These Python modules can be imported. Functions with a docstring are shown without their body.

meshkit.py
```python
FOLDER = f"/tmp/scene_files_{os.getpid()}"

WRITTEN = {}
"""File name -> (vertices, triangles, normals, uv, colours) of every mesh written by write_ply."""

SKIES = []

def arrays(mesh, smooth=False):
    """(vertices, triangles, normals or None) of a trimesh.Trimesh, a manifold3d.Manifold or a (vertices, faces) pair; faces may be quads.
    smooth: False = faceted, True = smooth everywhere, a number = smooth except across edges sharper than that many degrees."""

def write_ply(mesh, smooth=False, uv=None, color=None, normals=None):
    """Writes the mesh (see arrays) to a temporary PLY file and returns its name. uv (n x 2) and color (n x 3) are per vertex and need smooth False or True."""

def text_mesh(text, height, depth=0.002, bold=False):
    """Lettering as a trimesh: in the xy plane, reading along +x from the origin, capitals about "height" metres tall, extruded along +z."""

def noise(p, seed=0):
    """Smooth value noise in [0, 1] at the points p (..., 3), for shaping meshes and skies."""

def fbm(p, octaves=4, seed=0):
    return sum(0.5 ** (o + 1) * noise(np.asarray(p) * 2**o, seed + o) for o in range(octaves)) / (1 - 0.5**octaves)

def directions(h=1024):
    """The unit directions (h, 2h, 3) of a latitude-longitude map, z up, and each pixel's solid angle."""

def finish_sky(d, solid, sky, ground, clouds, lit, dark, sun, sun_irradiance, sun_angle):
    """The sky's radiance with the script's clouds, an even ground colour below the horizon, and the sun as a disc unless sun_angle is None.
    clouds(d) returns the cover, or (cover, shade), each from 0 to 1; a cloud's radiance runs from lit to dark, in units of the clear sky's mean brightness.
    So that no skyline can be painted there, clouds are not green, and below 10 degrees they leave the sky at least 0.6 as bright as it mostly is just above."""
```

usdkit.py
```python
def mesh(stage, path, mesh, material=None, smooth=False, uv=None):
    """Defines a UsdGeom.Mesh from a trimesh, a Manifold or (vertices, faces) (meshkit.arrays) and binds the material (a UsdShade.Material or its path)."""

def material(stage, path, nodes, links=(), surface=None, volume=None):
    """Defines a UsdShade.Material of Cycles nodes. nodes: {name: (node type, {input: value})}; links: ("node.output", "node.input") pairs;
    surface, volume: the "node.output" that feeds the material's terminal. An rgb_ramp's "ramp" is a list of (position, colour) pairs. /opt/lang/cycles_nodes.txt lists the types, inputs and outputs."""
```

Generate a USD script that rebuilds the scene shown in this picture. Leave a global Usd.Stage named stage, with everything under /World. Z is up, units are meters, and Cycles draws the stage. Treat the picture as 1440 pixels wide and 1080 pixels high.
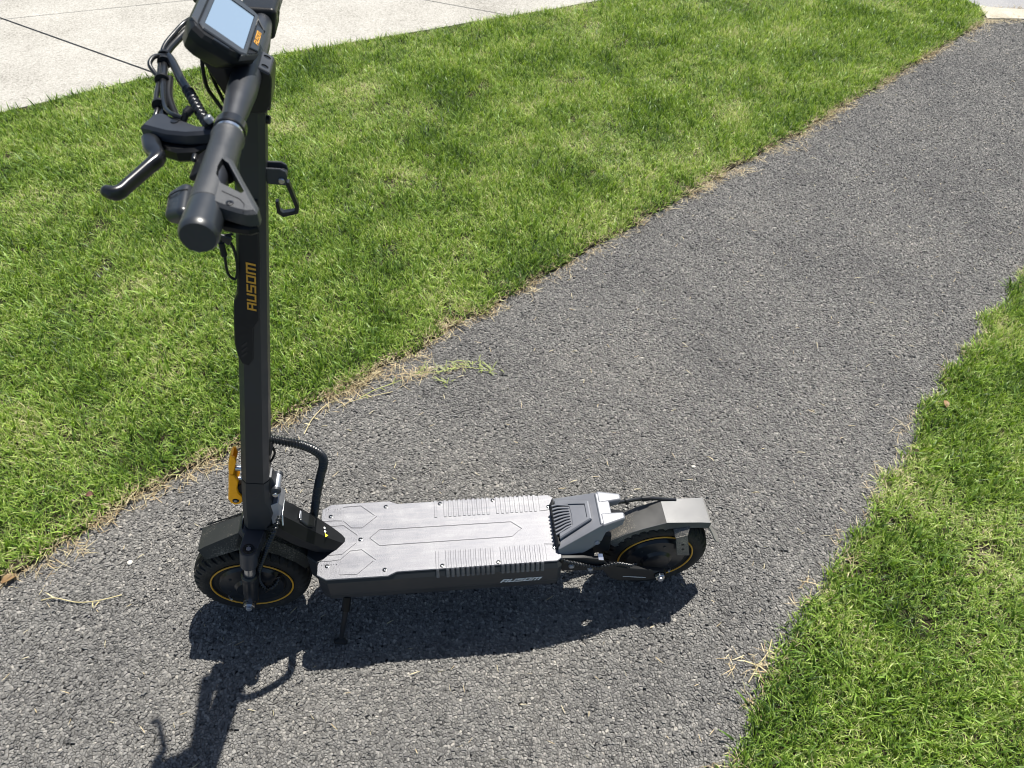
import math
import numpy as np
import trimesh
import manifold3d as m3
import mapbox_earcut
import shapely
from shapely.geometry import Polygon, LineString, Point
from scipy.spatial import Voronoi
import usdkit
from pxr import Usd, UsdGeom, UsdLux, UsdShade, Sdf, Gf, Vt

stage = Usd.Stage.CreateInMemory()
UsdGeom.SetStageUpAxis(stage, UsdGeom.Tokens.z)
UsdGeom.SetStageMetersPerUnit(stage, 1.0)
UsdGeom.Xform.Define(stage, '/World')
UsdGeom.Scope.Define(stage, '/World/Looks')

# ------------------------------------------------------------------ camera, sky, sun
EYE = np.array([0.42698, -0.87721, 1.64364])
RIGHT = np.array([0.994764, -0.095760, 0.035699])
UP = np.array([0.046206, 0.732994, 0.678664])
FWD = np.array([0.091156, 0.673461, -0.733580])
cam = UsdGeom.Camera.Define(stage, '/World/camera')
cam.AddTransformOp().Set(Gf.Matrix4d(*RIGHT, 0, *UP, 0, *(-FWD), 0, *EYE, 1))
cam.CreateHorizontalApertureAttr(36.0)
cam.CreateVerticalApertureAttr(27.0)
cam.CreateFocalLengthAttr(36.0 * 1072.56 / 1440)
cam.CreateFStopAttr(9.5)
cam.CreateFocusDistanceAttr(1.62)
cam.CreateClippingRangeAttr(Gf.Vec2f(0.02, 300))
cam.CreateExposureAttr(1.2)

SUN_EL, SUN_AZ = math.radians(64.5), math.radians(33.0)
SUN = np.array([math.sin(SUN_AZ) * math.cos(SUN_EL), math.cos(SUN_AZ) * math.cos(SUN_EL), math.sin(SUN_EL)])
dome = UsdLux.DomeLight.Define(stage, '/World/sky')
sky_mat = usdkit.material(stage, '/World/Looks/sky_air', {
    'sky': ('sky_texture', {'sky_type': 'single_scattering', 'sun_disc': False, 'sun_elevation': SUN_EL, 'sun_rotation': SUN_AZ,
                            'altitude': 100.0, 'air_density': 1.0, 'aerosol_density': 1.0, 'ozone_density': 1.0}),
    'bg': ('background_shader', {'strength': 0.055})}, [('sky.color', 'bg.color')], surface='bg.background')
UsdShade.MaterialBindingAPI.Apply(dome.GetPrim()).Bind(sky_mat)
dome.GetPrim().SetCustomDataByKey('kind', 'structure')
sun = UsdLux.DistantLight.Define(stage, '/World/sun')
sun.CreateIntensityAttr(1.2)
sun.CreateNormalizeAttr(True)
sun.CreateAngleAttr(0.53)
sun.CreateColorAttr(Gf.Vec3f(1.0, 0.955, 0.88))
zc = SUN
xc = np.cross([0, 0, 1.0], zc); xc /= np.linalg.norm(xc)
yc = np.cross(zc, xc)
sun.AddTransformOp().Set(Gf.Matrix4d(*xc, 0, *yc, 0, *zc, 0, *(zc * 20), 1))

# ------------------------------------------------------------------ materials
def look(name, nodes, links, surface):
    return usdkit.material(stage, '/World/Looks/' + name, nodes, links, surface=surface)

def paint(name, col, rough=0.45, metal=0.0, vary=0.12, grain=0.0, gscale=900.0, dust=0.0, spec=0.5, coat=0.0, smudge=0.1):
    """Paint, plastic or metal with slight unevenness in tone and gloss, fine grain and optional dust specks."""
    c = np.array(col, float)
    n = {'g': ('geometry', {}), 'n1': ('noise_texture', {'scale': 14.0, 'detail': 4.0, 'roughness': 0.6}),
         'ramp': ('rgb_ramp', {'ramp': [(0.3, tuple(c * (1 - vary))), (0.7, tuple(c * (1 + vary)))]}),
         'rr': ('map_range', {'from_min': 0.3, 'from_max': 0.7, 'to_min': max(rough - smudge, 0.03), 'to_max': min(rough + smudge, 1.0)}),
         'p': ('principled_bsdf', {'metallic': metal, 'specular_ior_level': spec, 'coat_weight': coat, 'coat_roughness': 0.15})}
    l = [('g.position', 'n1.vector'), ('n1.fac', 'ramp.fac'), ('n1.fac', 'rr.value'), ('rr.result', 'p.roughness')]
    out = 'ramp.color'
    if dust:
        n.update({'n2': ('noise_texture', {'scale': 420.0, 'detail': 3.0, 'roughness': 0.7}),
                  'n3': ('noise_texture', {'scale': 9.0, 'detail': 3.0, 'roughness': 0.6}),
                  'm1': ('math', {'math_type': 'multiply'}), 'd': ('map_range', {'from_min': 0.29, 'from_max': 0.42, 'to_min': 0.0, 'to_max': dust}),
                  'mx': ('mix', {'color2': (0.30, 0.27, 0.22)})})
        l += [('g.position', 'n2.vector'), ('g.position', 'n3.vector'), ('n2.fac', 'm1.value1'), ('n3.fac', 'm1.value2'), ('m1.value', 'd.value'),
              ('d.result', 'mx.fac'), ('ramp.color', 'mx.color1')]
        out = 'mx.color'
    l.append((out, 'p.base_color'))
    if grain:
        n.update({'n4': ('noise_texture', {'scale': gscale, 'detail': 2.0}), 'b': ('bump', {'strength': grain, 'distance': 0.0006})})
        l += [('g.position', 'n4.vector'), ('n4.fac', 'b.height'), ('b.normal', 'p.normal')]
    return look(name, n, l, 'p.BSDF')

M = {}
M['stem'] = paint('stem_paint', (0.011, 0.0125, 0.0145), 0.46, 0.1, grain=0.12, gscale=2500)
M['alloy'] = paint('grey_alloy', (0.019, 0.0215, 0.027), 0.42, 0.2, grain=0.1, gscale=2500)
M['black'] = paint('black_plastic', (0.008, 0.0085, 0.0095), 0.40, spec=0.2, grain=0.15, gscale=2200)
M['gloss'] = paint('black_metal', (0.008, 0.009, 0.0105), 0.28, 0.1, smudge=0.06)
M['dusty'] = paint('dusty_plastic', (0.017, 0.018, 0.017), 0.55, dust=0.6, spec=0.3, grain=0.3, gscale=900)
M['grip'] = paint('grip_rubber', (0.020, 0.022, 0.025), 0.45, grain=0.35, gscale=1800)
M['cap'] = paint('grip_cap', (0.014, 0.0165, 0.020), 0.33, smudge=0.05)
M['plate'] = look('deck_plate_paint', {
    'g': ('geometry', {}), 'mp': ('mapping', {'scale': (7.0, 55.0, 7.0)}), 'ns': ('noise_texture', {'scale': 1.0, 'detail': 6.0, 'roughness': 0.72}),
    'nb': ('noise_texture', {'scale': 11.0, 'detail': 5.0, 'roughness': 0.65}), 'nf': ('noise_texture', {'scale': 700.0, 'detail': 3.0, 'roughness': 0.7}),
    'm': ('mix_float', {'fac': 0.45}), 'm2': ('mix_float', {'fac': 0.30}),
    'r': ('rgb_ramp', {'ramp': [(0.38, (0.066, 0.068, 0.080)), (0.5, (0.116, 0.117, 0.128)), (0.58, (0.168, 0.169, 0.178)), (0.65, (0.25, 0.25, 0.256))]}),
    'rr': ('map_range', {'from_min': 0.36, 'from_max': 0.66, 'to_min': 0.40, 'to_max': 0.62}),
    'b': ('bump', {'strength': 0.55, 'distance': 0.0007}), 'p': ('principled_bsdf', {'metallic': 0.5})},
    [('g.position', 'mp.vector'), ('mp.vector', 'ns.vector'), ('g.position', 'nb.vector'), ('g.position', 'nf.vector'), ('ns.fac', 'm.a'), ('nb.fac', 'm.b'), ('m.result', 'm2.a'), ('nf.fac', 'm2.b'),
     ('m2.result', 'r.fac'), ('r.color', 'p.base_color'), ('m2.result', 'rr.value'), ('rr.result', 'p.roughness'), ('nf.fac', 'b.height'), ('b.normal', 'p.normal')], 'p.BSDF')
M['deck'] = paint('deck_side_paint', (0.015, 0.0165, 0.019), 0.44, 0.2, grain=0.2, gscale=1500)
M['rest'] = paint('rest_paint', (0.155, 0.16, 0.176), 0.5, 0.4, vary=0.1, grain=0.2, gscale=1500, smudge=0.06)
M['guard'] = paint('mudguard_metal', (0.066, 0.067, 0.069), 0.50, 0.5, vary=0.35, dust=0.25, grain=0.2, gscale=1200)
M['guard_front'] = paint('mudguard_black', (0.06, 0.059, 0.056), 0.42, 0.3, vary=0.2, dust=0.7, grain=0.2, gscale=1200)
M['steel'] = paint('bright_steel', (0.55, 0.56, 0.58), 0.24, 1.0, vary=0.05)
M['dull_steel'] = paint('dull_steel', (0.30, 0.31, 0.34), 0.38, 0.8)
M['orange'] = paint('orange_enamel', (1.0, 0.41, 0.006), 0.33, 0.1, vary=0.05)
M['orange_print'] = paint('orange_print', (0.50, 0.24, 0.022), 0.45, vary=0.05)
M['ring'] = paint('orange_rim_stripe', (0.52, 0.26, 0.025), 0.4, vary=0.08)
M['grey_print'] = paint('grey_print', (0.55, 0.56, 0.57), 0.4, vary=0.05)
M['tyre'] = paint('tyre_rubber', (0.0095, 0.0095, 0.0095), 0.58, dust=0.12, spec=0.2, vary=0.2, grain=0.3, gscale=700)
M['yellow'] = paint('yellow_sticker', (0.70, 0.62, 0.05), 0.4, vary=0.03)
M['white'] = paint('white_sticker', (0.62, 0.62, 0.60), 0.4, vary=0.05)
M['beige'] = paint('worn_flap', (0.10, 0.098, 0.09), 0.5, vary=0.2)
M['bezel'] = paint('lit_display_bezel', (0.028, 0.032, 0.038), 0.36, smudge=0.06)  # lighter and bluer than the housing: light on the top face painted in
M['screen'] = look('display_sky_glass', {'p': ('principled_bsdf', {'base_color': (0.15, 0.205, 0.27), 'roughness': 0.12, 'specular_ior_level': 1.0, 'coat_weight': 1.0, 'coat_roughness': 0.03})}, [], 'p.BSDF')  # pale blue base colour paints in the sky reflected by the screen

def ground_look(name, stops, scales, bump=0.3, bdist=0.002, bscale=300.0, rough=0.9, mixf=0.5):
    n = {'g': ('geometry', {}), 'a': ('noise_texture', {'scale': scales[0], 'detail': 6.0, 'roughness': 0.65}),
         'b': ('noise_texture', {'scale': scales[1], 'detail': 4.0, 'roughness': 0.7}),
         'm': ('mix_float', {'fac': mixf}), 'r': ('rgb_ramp', {'ramp': stops}),
         'c': ('noise_texture', {'scale': bscale, 'detail': 4.0, 'roughness': 0.7}),
         'bp': ('bump', {'strength': bump, 'distance': bdist}), 'p': ('principled_bsdf', {'roughness': rough, 'specular_ior_level': 0.25})}
    l = [('g.position', 'a.vector'), ('g.position', 'b.vector'), ('g.position', 'c.vector'), ('a.fac', 'm.a'), ('b.fac', 'm.b'), ('m.result', 'r.fac'),
         ('r.color', 'p.base_color'), ('c.fac', 'bp.height'), ('bp.normal', 'p.normal')]
    return look(name, n, l, 'p.BSDF')

M['soil'] = ground_look('soil', [(0.35, (0.030, 0.022, 0.014)), (0.55, (0.075, 0.055, 0.033)), (0.68, (0.16, 0.125, 0.075))], (30.0, 220.0), 0.8, 0.006, 160.0)
M['thatch'] = ground_look('thatch', [(0.38, (0.010, 0.009, 0.005)), (0.55, (0.030, 0.024, 0.012)), (0.66, (0.10, 0.08, 0.04))], (40.0, 260.0), 0.9, 0.008, 200.0)
M['far_turf'] = ground_look('far_turf', [(0.34, (0.022, 0.045, 0.010)), (0.5, (0.055, 0.095, 0.018)), (0.64, (0.12, 0.15, 0.045))], (4.0, 90.0), 1.0, 0.02, 70.0)
M['bitumen'] = ground_look('bitumen', [(0.35, (0.012, 0.012, 0.0125)), (0.6, (0.024, 0.024, 0.024)), (0.72, (0.05, 0.048, 0.044))], (20.0, 500.0), 0.6, 0.003, 500.0)
M['concrete'] = ground_look('concrete', [(0.38, (0.15, 0.142, 0.125)), (0.47, (0.255, 0.246, 0.222)), (0.56, (0.30, 0.29, 0.265)), (0.63, (0.36, 0.35, 0.32))], (2.2, 120.0), 0.8, 0.004, 130.0, mixf=0.68)
M['kerb'] = ground_look('kerb_concrete', [(0.36, (0.24, 0.215, 0.165)), (0.62, (0.38, 0.36, 0.31))], (6.0, 150.0), 0.4, 0.003, 200.0)
M['road'] = ground_look('road_asphalt', [(0.33, (0.13, 0.13, 0.135)), (0.5, (0.20, 0.20, 0.205)), (0.66, (0.28, 0.275, 0.27))], (2.0, 140.0), 0.6, 0.004, 180.0)

# aggregate chips: every chip carries its own tone
M['chip'] = look('asphalt_chips', {
    'g': ('geometry', {}), 'at': ('attribute', {'attribute': 'tone'}),
    'r': ('rgb_ramp', {'ramp': [(0.0, (0.036, 0.036, 0.035)), (0.3, (0.086, 0.084, 0.080)), (0.7, (0.136, 0.132, 0.124)), (0.93, (0.185, 0.178, 0.165)), (1.0, (0.25, 0.236, 0.21))]}),
    'n1': ('noise_texture', {'scale': 2.2, 'detail': 5.0, 'roughness': 0.62}),
    'r1': ('rgb_ramp', {'ramp': [(0.34, (0.82, 0.82, 0.83)), (0.5, (1.0, 1.0, 1.0)), (0.66, (1.14, 1.13, 1.11))]}),
    'n2': ('noise_texture', {'scale': 600.0, 'detail': 3.0, 'roughness': 0.7}),
    'r2': ('rgb_ramp', {'ramp': [(0.28, (0.55, 0.55, 0.55)), (0.72, (1.4, 1.4, 1.4))]}),
    'm1': ('mix', {'mix_type': 'multiply', 'fac': 1.0}), 'm2': ('mix', {'mix_type': 'multiply', 'fac': 1.0}),
    'b': ('bump', {'strength': 0.5, 'distance': 0.0008}),
    'p': ('principled_bsdf', {'roughness': 0.72, 'specular_ior_level': 0.4})},
    [('g.position', 'n1.vector'), ('g.position', 'n2.vector'), ('at.fac', 'r.fac'), ('n1.fac', 'r1.fac'), ('n2.fac', 'r2.fac'), ('r.color', 'm1.color1'), ('r1.color', 'm1.color2'),
     ('m1.color', 'm2.color1'), ('r2.color', 'm2.color2'), ('m2.color', 'p.base_color'), ('n2.fac', 'b.height'), ('b.normal', 'p.normal')], 'p.BSDF')

def blade_look(name, stops, patch=True, trans=0.35, rough=0.42):
    n = {'g': ('geometry', {}), 'at': ('attribute', {'attribute': 'tone'}), 'r': ('rgb_ramp', {'ramp': stops}),
         'n1': ('noise_texture', {'scale': 3.2, 'detail': 4.0, 'roughness': 0.65}),
         'mr': ('map_range', {'from_min': 0.32, 'from_max': 0.68, 'to_min': -0.25, 'to_max': 0.19}),
         'ad': ('math', {'math_type': 'add', 'use_clamp': True}),
         'p': ('principled_bsdf', {'roughness': rough, 'specular_ior_level': 0.45}), 't': ('translucent_bsdf', {}),
         'hs': ('hsv', {'hue': 0.49, 'saturation': 1.1, 'value': 1.5}), 'mx': ('mix_closure', {'fac': trans})}
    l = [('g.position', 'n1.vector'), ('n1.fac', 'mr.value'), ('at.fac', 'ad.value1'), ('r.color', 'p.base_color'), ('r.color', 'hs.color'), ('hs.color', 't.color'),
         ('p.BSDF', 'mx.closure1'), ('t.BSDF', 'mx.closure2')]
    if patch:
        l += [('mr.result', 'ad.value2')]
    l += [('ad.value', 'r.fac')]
    return look(name, n, l, 'mx.closure')

M['grass'] = blade_look('grass_blades', [(0.0, (0.011, 0.028, 0.006)), (0.25, (0.055, 0.115, 0.014)), (0.5, (0.155, 0.258, 0.034)), (0.70, (0.295, 0.405, 0.083)), (0.84, (0.47, 0.51, 0.21)), (0.92, (0.46, 0.41, 0.24)), (1.0, (0.56, 0.49, 0.33))], trans=0.33, rough=0.50)  # pale green stops put blade highlights into the colour; last stops are dry straw
M['straw'] = blade_look('dry_blades', [(0.0, (0.07, 0.045, 0.024)), (0.45, (0.19, 0.135, 0.075)), (0.8, (0.36, 0.29, 0.165)), (1.0, (0.44, 0.39, 0.24))], False, 0.25, 0.6)
M['runner'] = paint('runner_stem', (0.36, 0.31, 0.16), 0.5, vary=0.2)
M['dead_leaf'] = paint('dead_leaf', (0.17, 0.105, 0.045), 0.6, vary=0.3)
M['red_leaf'] = paint('red_leaf', (0.10, 0.045, 0.03), 0.6, vary=0.3)
M['pebble'] = paint('pale_pebble', (0.50, 0.46, 0.40), 0.7, vary=0.2, grain=0.4)

# ------------------------------------------------------------------ mesh helpers
def tri(v, f):
    return trimesh.Trimesh(np.asarray(v, float), np.asarray(f, int), process=False)

def cat(*ms):
    return trimesh.util.concatenate([m for m in ms])

def as_tri(m):
    if isinstance(m, trimesh.Trimesh):
        return m
    q = m.to_mesh()
    return tri(q.vert_properties[:, :3], q.tri_verts)

def area2(p):
    x, y = p[:, 0], p[:, 1]
    return np.sum(x * np.roll(y, -1) - np.roll(x, -1) * y)

def inset(p, c):
    d = np.roll(p, -1, 0) - p
    d /= np.linalg.norm(d, axis=1, keepdims=True)
    n = np.stack([-d[:, 1], d[:, 0]], 1)
    n0 = np.roll(n, 1, 0)
    k = 1 + np.sum(n * n0, 1)
    return p + c * (n + n0) / np.maximum(k, 0.35)[:, None]

def slab(pts, z0, z1, c=0.001, frame=None):
    """A chamfered plate: the outline pts in the frame's x, y, from z0 to z1."""
    p = np.asarray(pts, float)
    if area2(p) < 0:
        p = p[::-1]
    n = len(p)
    q = inset(p, c) if c else p
    rings = [(q, z0), (p, z0 + c), (p, z1 - c), (q, z1)] if c else [(p, z0), (p, z1)]
    v = np.vstack([np.column_stack([r, np.full(n, z)]) for r, z in rings])
    f = []
    i = np.arange(n); j = (i + 1) % n
    for k in range(len(rings) - 1):
        a, b = k * n, (k + 1) * n
        f += list(np.column_stack([a + i, a + j, b + j])) + list(np.column_stack([a + i, b + j, b + i]))
    cap = mapbox_earcut.triangulate_float64(np.ascontiguousarray(q), np.array([n], np.uint32)).reshape(-1, 3).astype(int)
    t = np.cross(q[cap[:, 1]] - q[cap[:, 0]], q[cap[:, 2]] - q[cap[:, 0]])
    cap[t < 0] = cap[t < 0][:, ::-1]
    f += list(cap[:, ::-1]) + list(cap + (len(rings) - 1) * n)
    return place(tri(v, f), frame)

def place(m, frame):
    if frame is not None:
        o, ex, ey, ez = [np.asarray(a, float) for a in frame]
        m.vertices = o + m.vertices[:, :1] * ex + m.vertices[:, 1:2] * ey + m.vertices[:, 2:3] * ez
    return m

def slab_y(pts, y0, y1, c=0.001):
    """Outline in x, z; from y0 to y1 (y0 < y1)."""
    return slab(pts, -y1, -y0, c, ([0, 0, 0], [1, 0, 0], [0, 0, 1], [0, -1, 0]))

def spline(pts, step=0.004):
    p = np.asarray(pts, float)
    e = np.vstack([2 * p[0] - p[1], p, 2 * p[-1] - p[-2]])
    out = []
    for k in range(1, len(e) - 2):
        a, b, c, d = e[k - 1:k + 3]
        n = max(2, int(np.linalg.norm(c - b) / step))
        t = np.linspace(0, 1, n, endpoint=False)[:, None]
        out.append(0.5 * (2 * b + (c - a) * t + (2 * a - 5 * b + 4 * c - d) * t ** 2 + (3 * b - a - 3 * c + d) * t ** 3))
    return np.vstack(out + [p[-1:]])

def tube(path, r, n=12, helix=None, flat=None):
    """Sweeps a circle of radius r (number or one per point) along the path; helix = (amplitude, pitch) winds a ridge round it."""
    p = np.asarray(path, float)
    t = np.gradient(p, axis=0)
    t /= np.linalg.norm(t, axis=1, keepdims=True)
    u = np.cross(t[0], [0.3, 0.2, 0.93]); u /= np.linalg.norm(u)
    us = []
    for k in range(len(p)):
        u = u - t[k] * (u @ t[k]); u /= np.linalg.norm(u); us.append(u)
    us = np.array(us); w = np.cross(t, us)
    th = np.linspace(0, 2 * np.pi, n, endpoint=False)
    R = np.broadcast_to(np.asarray(r, float), (len(p),))[:, None] * np.ones((1, n))
    if helix:
        s = np.r_[0, np.cumsum(np.linalg.norm(np.diff(p, axis=0), axis=1))]
        R = R + helix[0] * np.cos(2 * np.pi * s[:, None] / helix[1] - (th[None] if len(helix) < 3 else 0))
    v = p[:, None] + R[..., None] * (np.cos(th)[None, :, None] * us[:, None] + np.sin(th)[None, :, None] * w[:, None])
    return loft(v)

def loft(rings):
    """Skins rings (k, n, 3) and caps both ends."""
    rings = np.asarray(rings, float)
    k, n = rings.shape[:2]
    v = np.vstack([rings.reshape(-1, 3), rings[0].mean(0), rings[-1].mean(0)])
    i = np.arange(n); j = (i + 1) % n
    f = []
    for a in range(k - 1):
        f += list(np.column_stack([a * n + i, a * n + j, (a + 1) * n + j])) + list(np.column_stack([a * n + i, (a + 1) * n + j, (a + 1) * n + i]))
    f += list(np.column_stack([np.full(n, k * n), j, i])) + list(np.column_stack([np.full(n, k * n + 1), (k - 1) * n + i, (k - 1) * n + j]))
    m = tri(v, f)
    if m.volume < 0:
        m.invert()
    return m

def lathe(profile, origin, axis, n=48):
    """Revolves (radius, height) pairs round the axis through origin; a closed profile keeps no caps."""
    a = np.asarray(axis, float); a /= np.linalg.norm(a)
    u = np.cross(a, [0.31, 0.95, 0.11] if abs(a[1]) < 0.8 else [1.0, 0, 0]); u /= np.linalg.norm(u)
    w = np.cross(a, u)
    th = np.linspace(0, 2 * np.pi, n, endpoint=False)
    pr = np.asarray(profile, float)
    v = np.asarray(origin, float) + pr[:, None, 1:2] * a + pr[:, None, 0:1] * (np.cos(th)[None, :, None] * u + np.sin(th)[None, :, None] * w)
    return loft(v)

def rod(a, b, r, n=20, c=0.0008):
    a, b = np.asarray(a, float), np.asarray(b, float)
    L = np.linalg.norm(b - a)
    c = min(c, r * 0.4, L * 0.3)
    return lathe([(r - c, 0), (r, c), (r, L - c), (r - c, L)], a, b - a, n)

BALL = trimesh.creation.icosphere(2, 1.0).vertices
BALL1 = trimesh.creation.icosphere(1, 1.0).vertices
def rhull(pts, r=0.002):
    pts = np.atleast_2d(np.asarray(pts, float))
    r = np.broadcast_to(np.asarray(r, float), (len(pts),))
    b = BALL if r.max() > 0.004 else BALL1
    return trimesh.Trimesh(*(lambda h: (h.vertices, h.faces))(trimesh.convex.convex_hull(np.vstack([p + b * q for p, q in zip(pts, r)]))), process=False)

def sym(pts):
    pts = np.asarray(pts, float)
    return np.vstack([pts, pts * [1, -1, 1]])

def mirror(m):
    q = m.copy(); q.vertices = q.vertices * [1, -1, 1]; q.invert()
    return q

# ------------------------------------------------------------------ prim helpers
count = {}
def path_for(parent, name):
    base = (parent.GetPath().pathString if parent is not None else '/World') + '/' + name
    k = count.get(base, 0); count[base] = k + 1
    return base if k == 0 else f'{base}_{k:03d}'

def tag(prim, label=None, category=None, group=None, kind=None):
    for k, v in (('label', label), ('category', category), ('group', group), ('kind', kind)):
        if v:
            prim.SetCustomDataByKey(k, v)
    return prim

def part(parent, name, mesh, mat, label=None, smooth=30):
    prim = usdkit.mesh(stage, path_for(parent, name), mesh, M[mat] if isinstance(mat, str) else mat, smooth=smooth).GetPrim()
    return tag(prim, label)

def thing(name, label=None, category=None, group=None, kind=None):
    return tag(UsdGeom.Xform.Define(stage, path_for(None, name)).GetPrim(), label, category, group, kind)

def solo(name, mesh, mat, label=None, category=None, group=None, kind=None, smooth=30):
    return tag(part(None, name, mesh, mat, smooth=smooth), label, category, group, kind)

def raw_mesh(path, v, f, mat, tone, counts=None):
    m = UsdGeom.Mesh.Define(stage, path)
    m.CreatePointsAttr(Vt.Vec3fArray.FromNumpy(np.asarray(v, np.float32)))
    f = np.asarray(f, np.int32)
    m.CreateFaceVertexCountsAttr(Vt.IntArray.FromNumpy(np.full(len(f), 3, np.int32)))
    m.CreateFaceVertexIndicesAttr(Vt.IntArray.FromNumpy(f.ravel()))
    m.CreateSubdivisionSchemeAttr('none')
    UsdGeom.PrimvarsAPI(m).CreatePrimvar('tone', Sdf.ValueTypeNames.FloatArray, 'vertex').Set(Vt.FloatArray.FromNumpy(np.asarray(tone, np.float32)))
    UsdShade.MaterialBindingAPI.Apply(m.GetPrim()).Bind(M[mat])
    return m

def instancer(path, protos, pos, ids, rot, scale, mat):
    """protos: list of (v, f, tone). rot: angle about z. Returns the PointInstancer's prim."""
    pi = UsdGeom.PointInstancer.Define(stage, path)
    rel = pi.CreatePrototypesRel()
    for k, (v, f, tone) in enumerate(protos):
        m = raw_mesh(f'{path}/clump_{k:03d}', v, f, mat, tone)
        rel.AddTarget(m.GetPath())
    pi.CreateProtoIndicesAttr(Vt.IntArray.FromNumpy(np.asarray(ids, np.int32)))
    pi.CreatePositionsAttr(Vt.Vec3fArray.FromNumpy(np.asarray(pos, np.float32)))
    h = np.asarray(rot) / 2
    pi.CreateOrientationsAttr(Vt.QuathArray([Gf.Quath(float(math.cos(a)), 0.0, 0.0, float(math.sin(a))) for a in h]))
    s = np.asarray(scale, float)
    if s.ndim == 1:
        s = np.repeat(s[:, None], 3, 1)
    pi.CreateScalesAttr(Vt.Vec3fArray.FromNumpy(s.astype(np.float32)))
    return pi.GetPrim()

# ------------------------------------------------------------------ the ground
rng = np.random.default_rng(7)
LEFT = np.array([(-4.2, -2.75), (-1.5, -0.64), (-0.608, 0.084), (-0.319, 0.325), (-0.048, 0.508), (0.385, 0.815), (1.057, 1.325), (2.049, 2.062), (2.8, 2.63), (3.50, 3.19)])
RIGHTE = np.array([(-1.7, -3.0), (0.30, -1.05), (0.954, -0.435), (1.386, -0.004), (1.787, 0.405), (2.496, 1.05), (3.4, 1.86), (4.75, 3.07)])
CONC = np.array([(-4.2, 0.2), (-2.4, 1.62), (-1.364, 2.27), (-0.813, 2.585), (-0.301, 2.80), (0.5, 3.11), (1.383, 3.45), (2.3, 3.82), (3.0, 4.12)])
CORNER = np.array([(3.0, 4.12), (3.40, 3.66), (3.53, 3.46), (3.56, 3.30), (3.50, 3.19)])

def wobble(line, amp, step, seed):
    p = spline(np.column_stack([line, np.zeros(len(line))]), step)[:, :2]
    r = np.random.default_rng(seed)
    d = np.gradient(p, axis=0); d /= np.linalg.norm(d, axis=1, keepdims=True)
    k = r.normal(size=len(p) + 8)
    k = np.convolve(k, np.hanning(7) / 2.2, 'same')[4:-4] + 0.5 * r.normal(size=len(p))
    return p + np.stack([-d[:, 1], d[:, 0]], 1) * (amp * k)[:, None]

left_edge = wobble(LEFT, 0.007, 0.03, 1)
right_edge = wobble(RIGHTE, 0.016, 0.03, 2)
conc_edge = wobble(CONC, 0.003, 0.06, 3)
PATH = Polygon(np.vstack([left_edge, RIGHTE[-1:], right_edge[::-1]])).buffer(0)
LAWN_L = Polygon(np.vstack([left_edge, CORNER[::-1][1:], conc_edge[::-1]])).buffer(0)
LAWN_R = Polygon(np.vstack([right_edge, [(5.6, 3.05), (5.6, -3.6), (-1.7, -3.6)]])).buffer(0)

def sheet(poly, z, cell=0.0, amp=0.0, seed=0):
    """A flat polygon as triangles at height z (z may be a function of the points)."""
    g = poly if not hasattr(poly, 'geoms') else max(poly.geoms, key=lambda q: q.area)
    p = np.array(g.exterior.coords)[:-1]
    t = mapbox_earcut.triangulate_float64(np.ascontiguousarray(p), np.array([len(p)], np.uint32)).reshape(-1, 3).astype(int)
    a = np.cross(p[t[:, 1]] - p[t[:, 0]], p[t[:, 2]] - p[t[:, 0]])
    t[a < 0] = t[a < 0][:, ::-1]
    return np.column_stack([p, np.full(len(p), z)]), t

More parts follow.
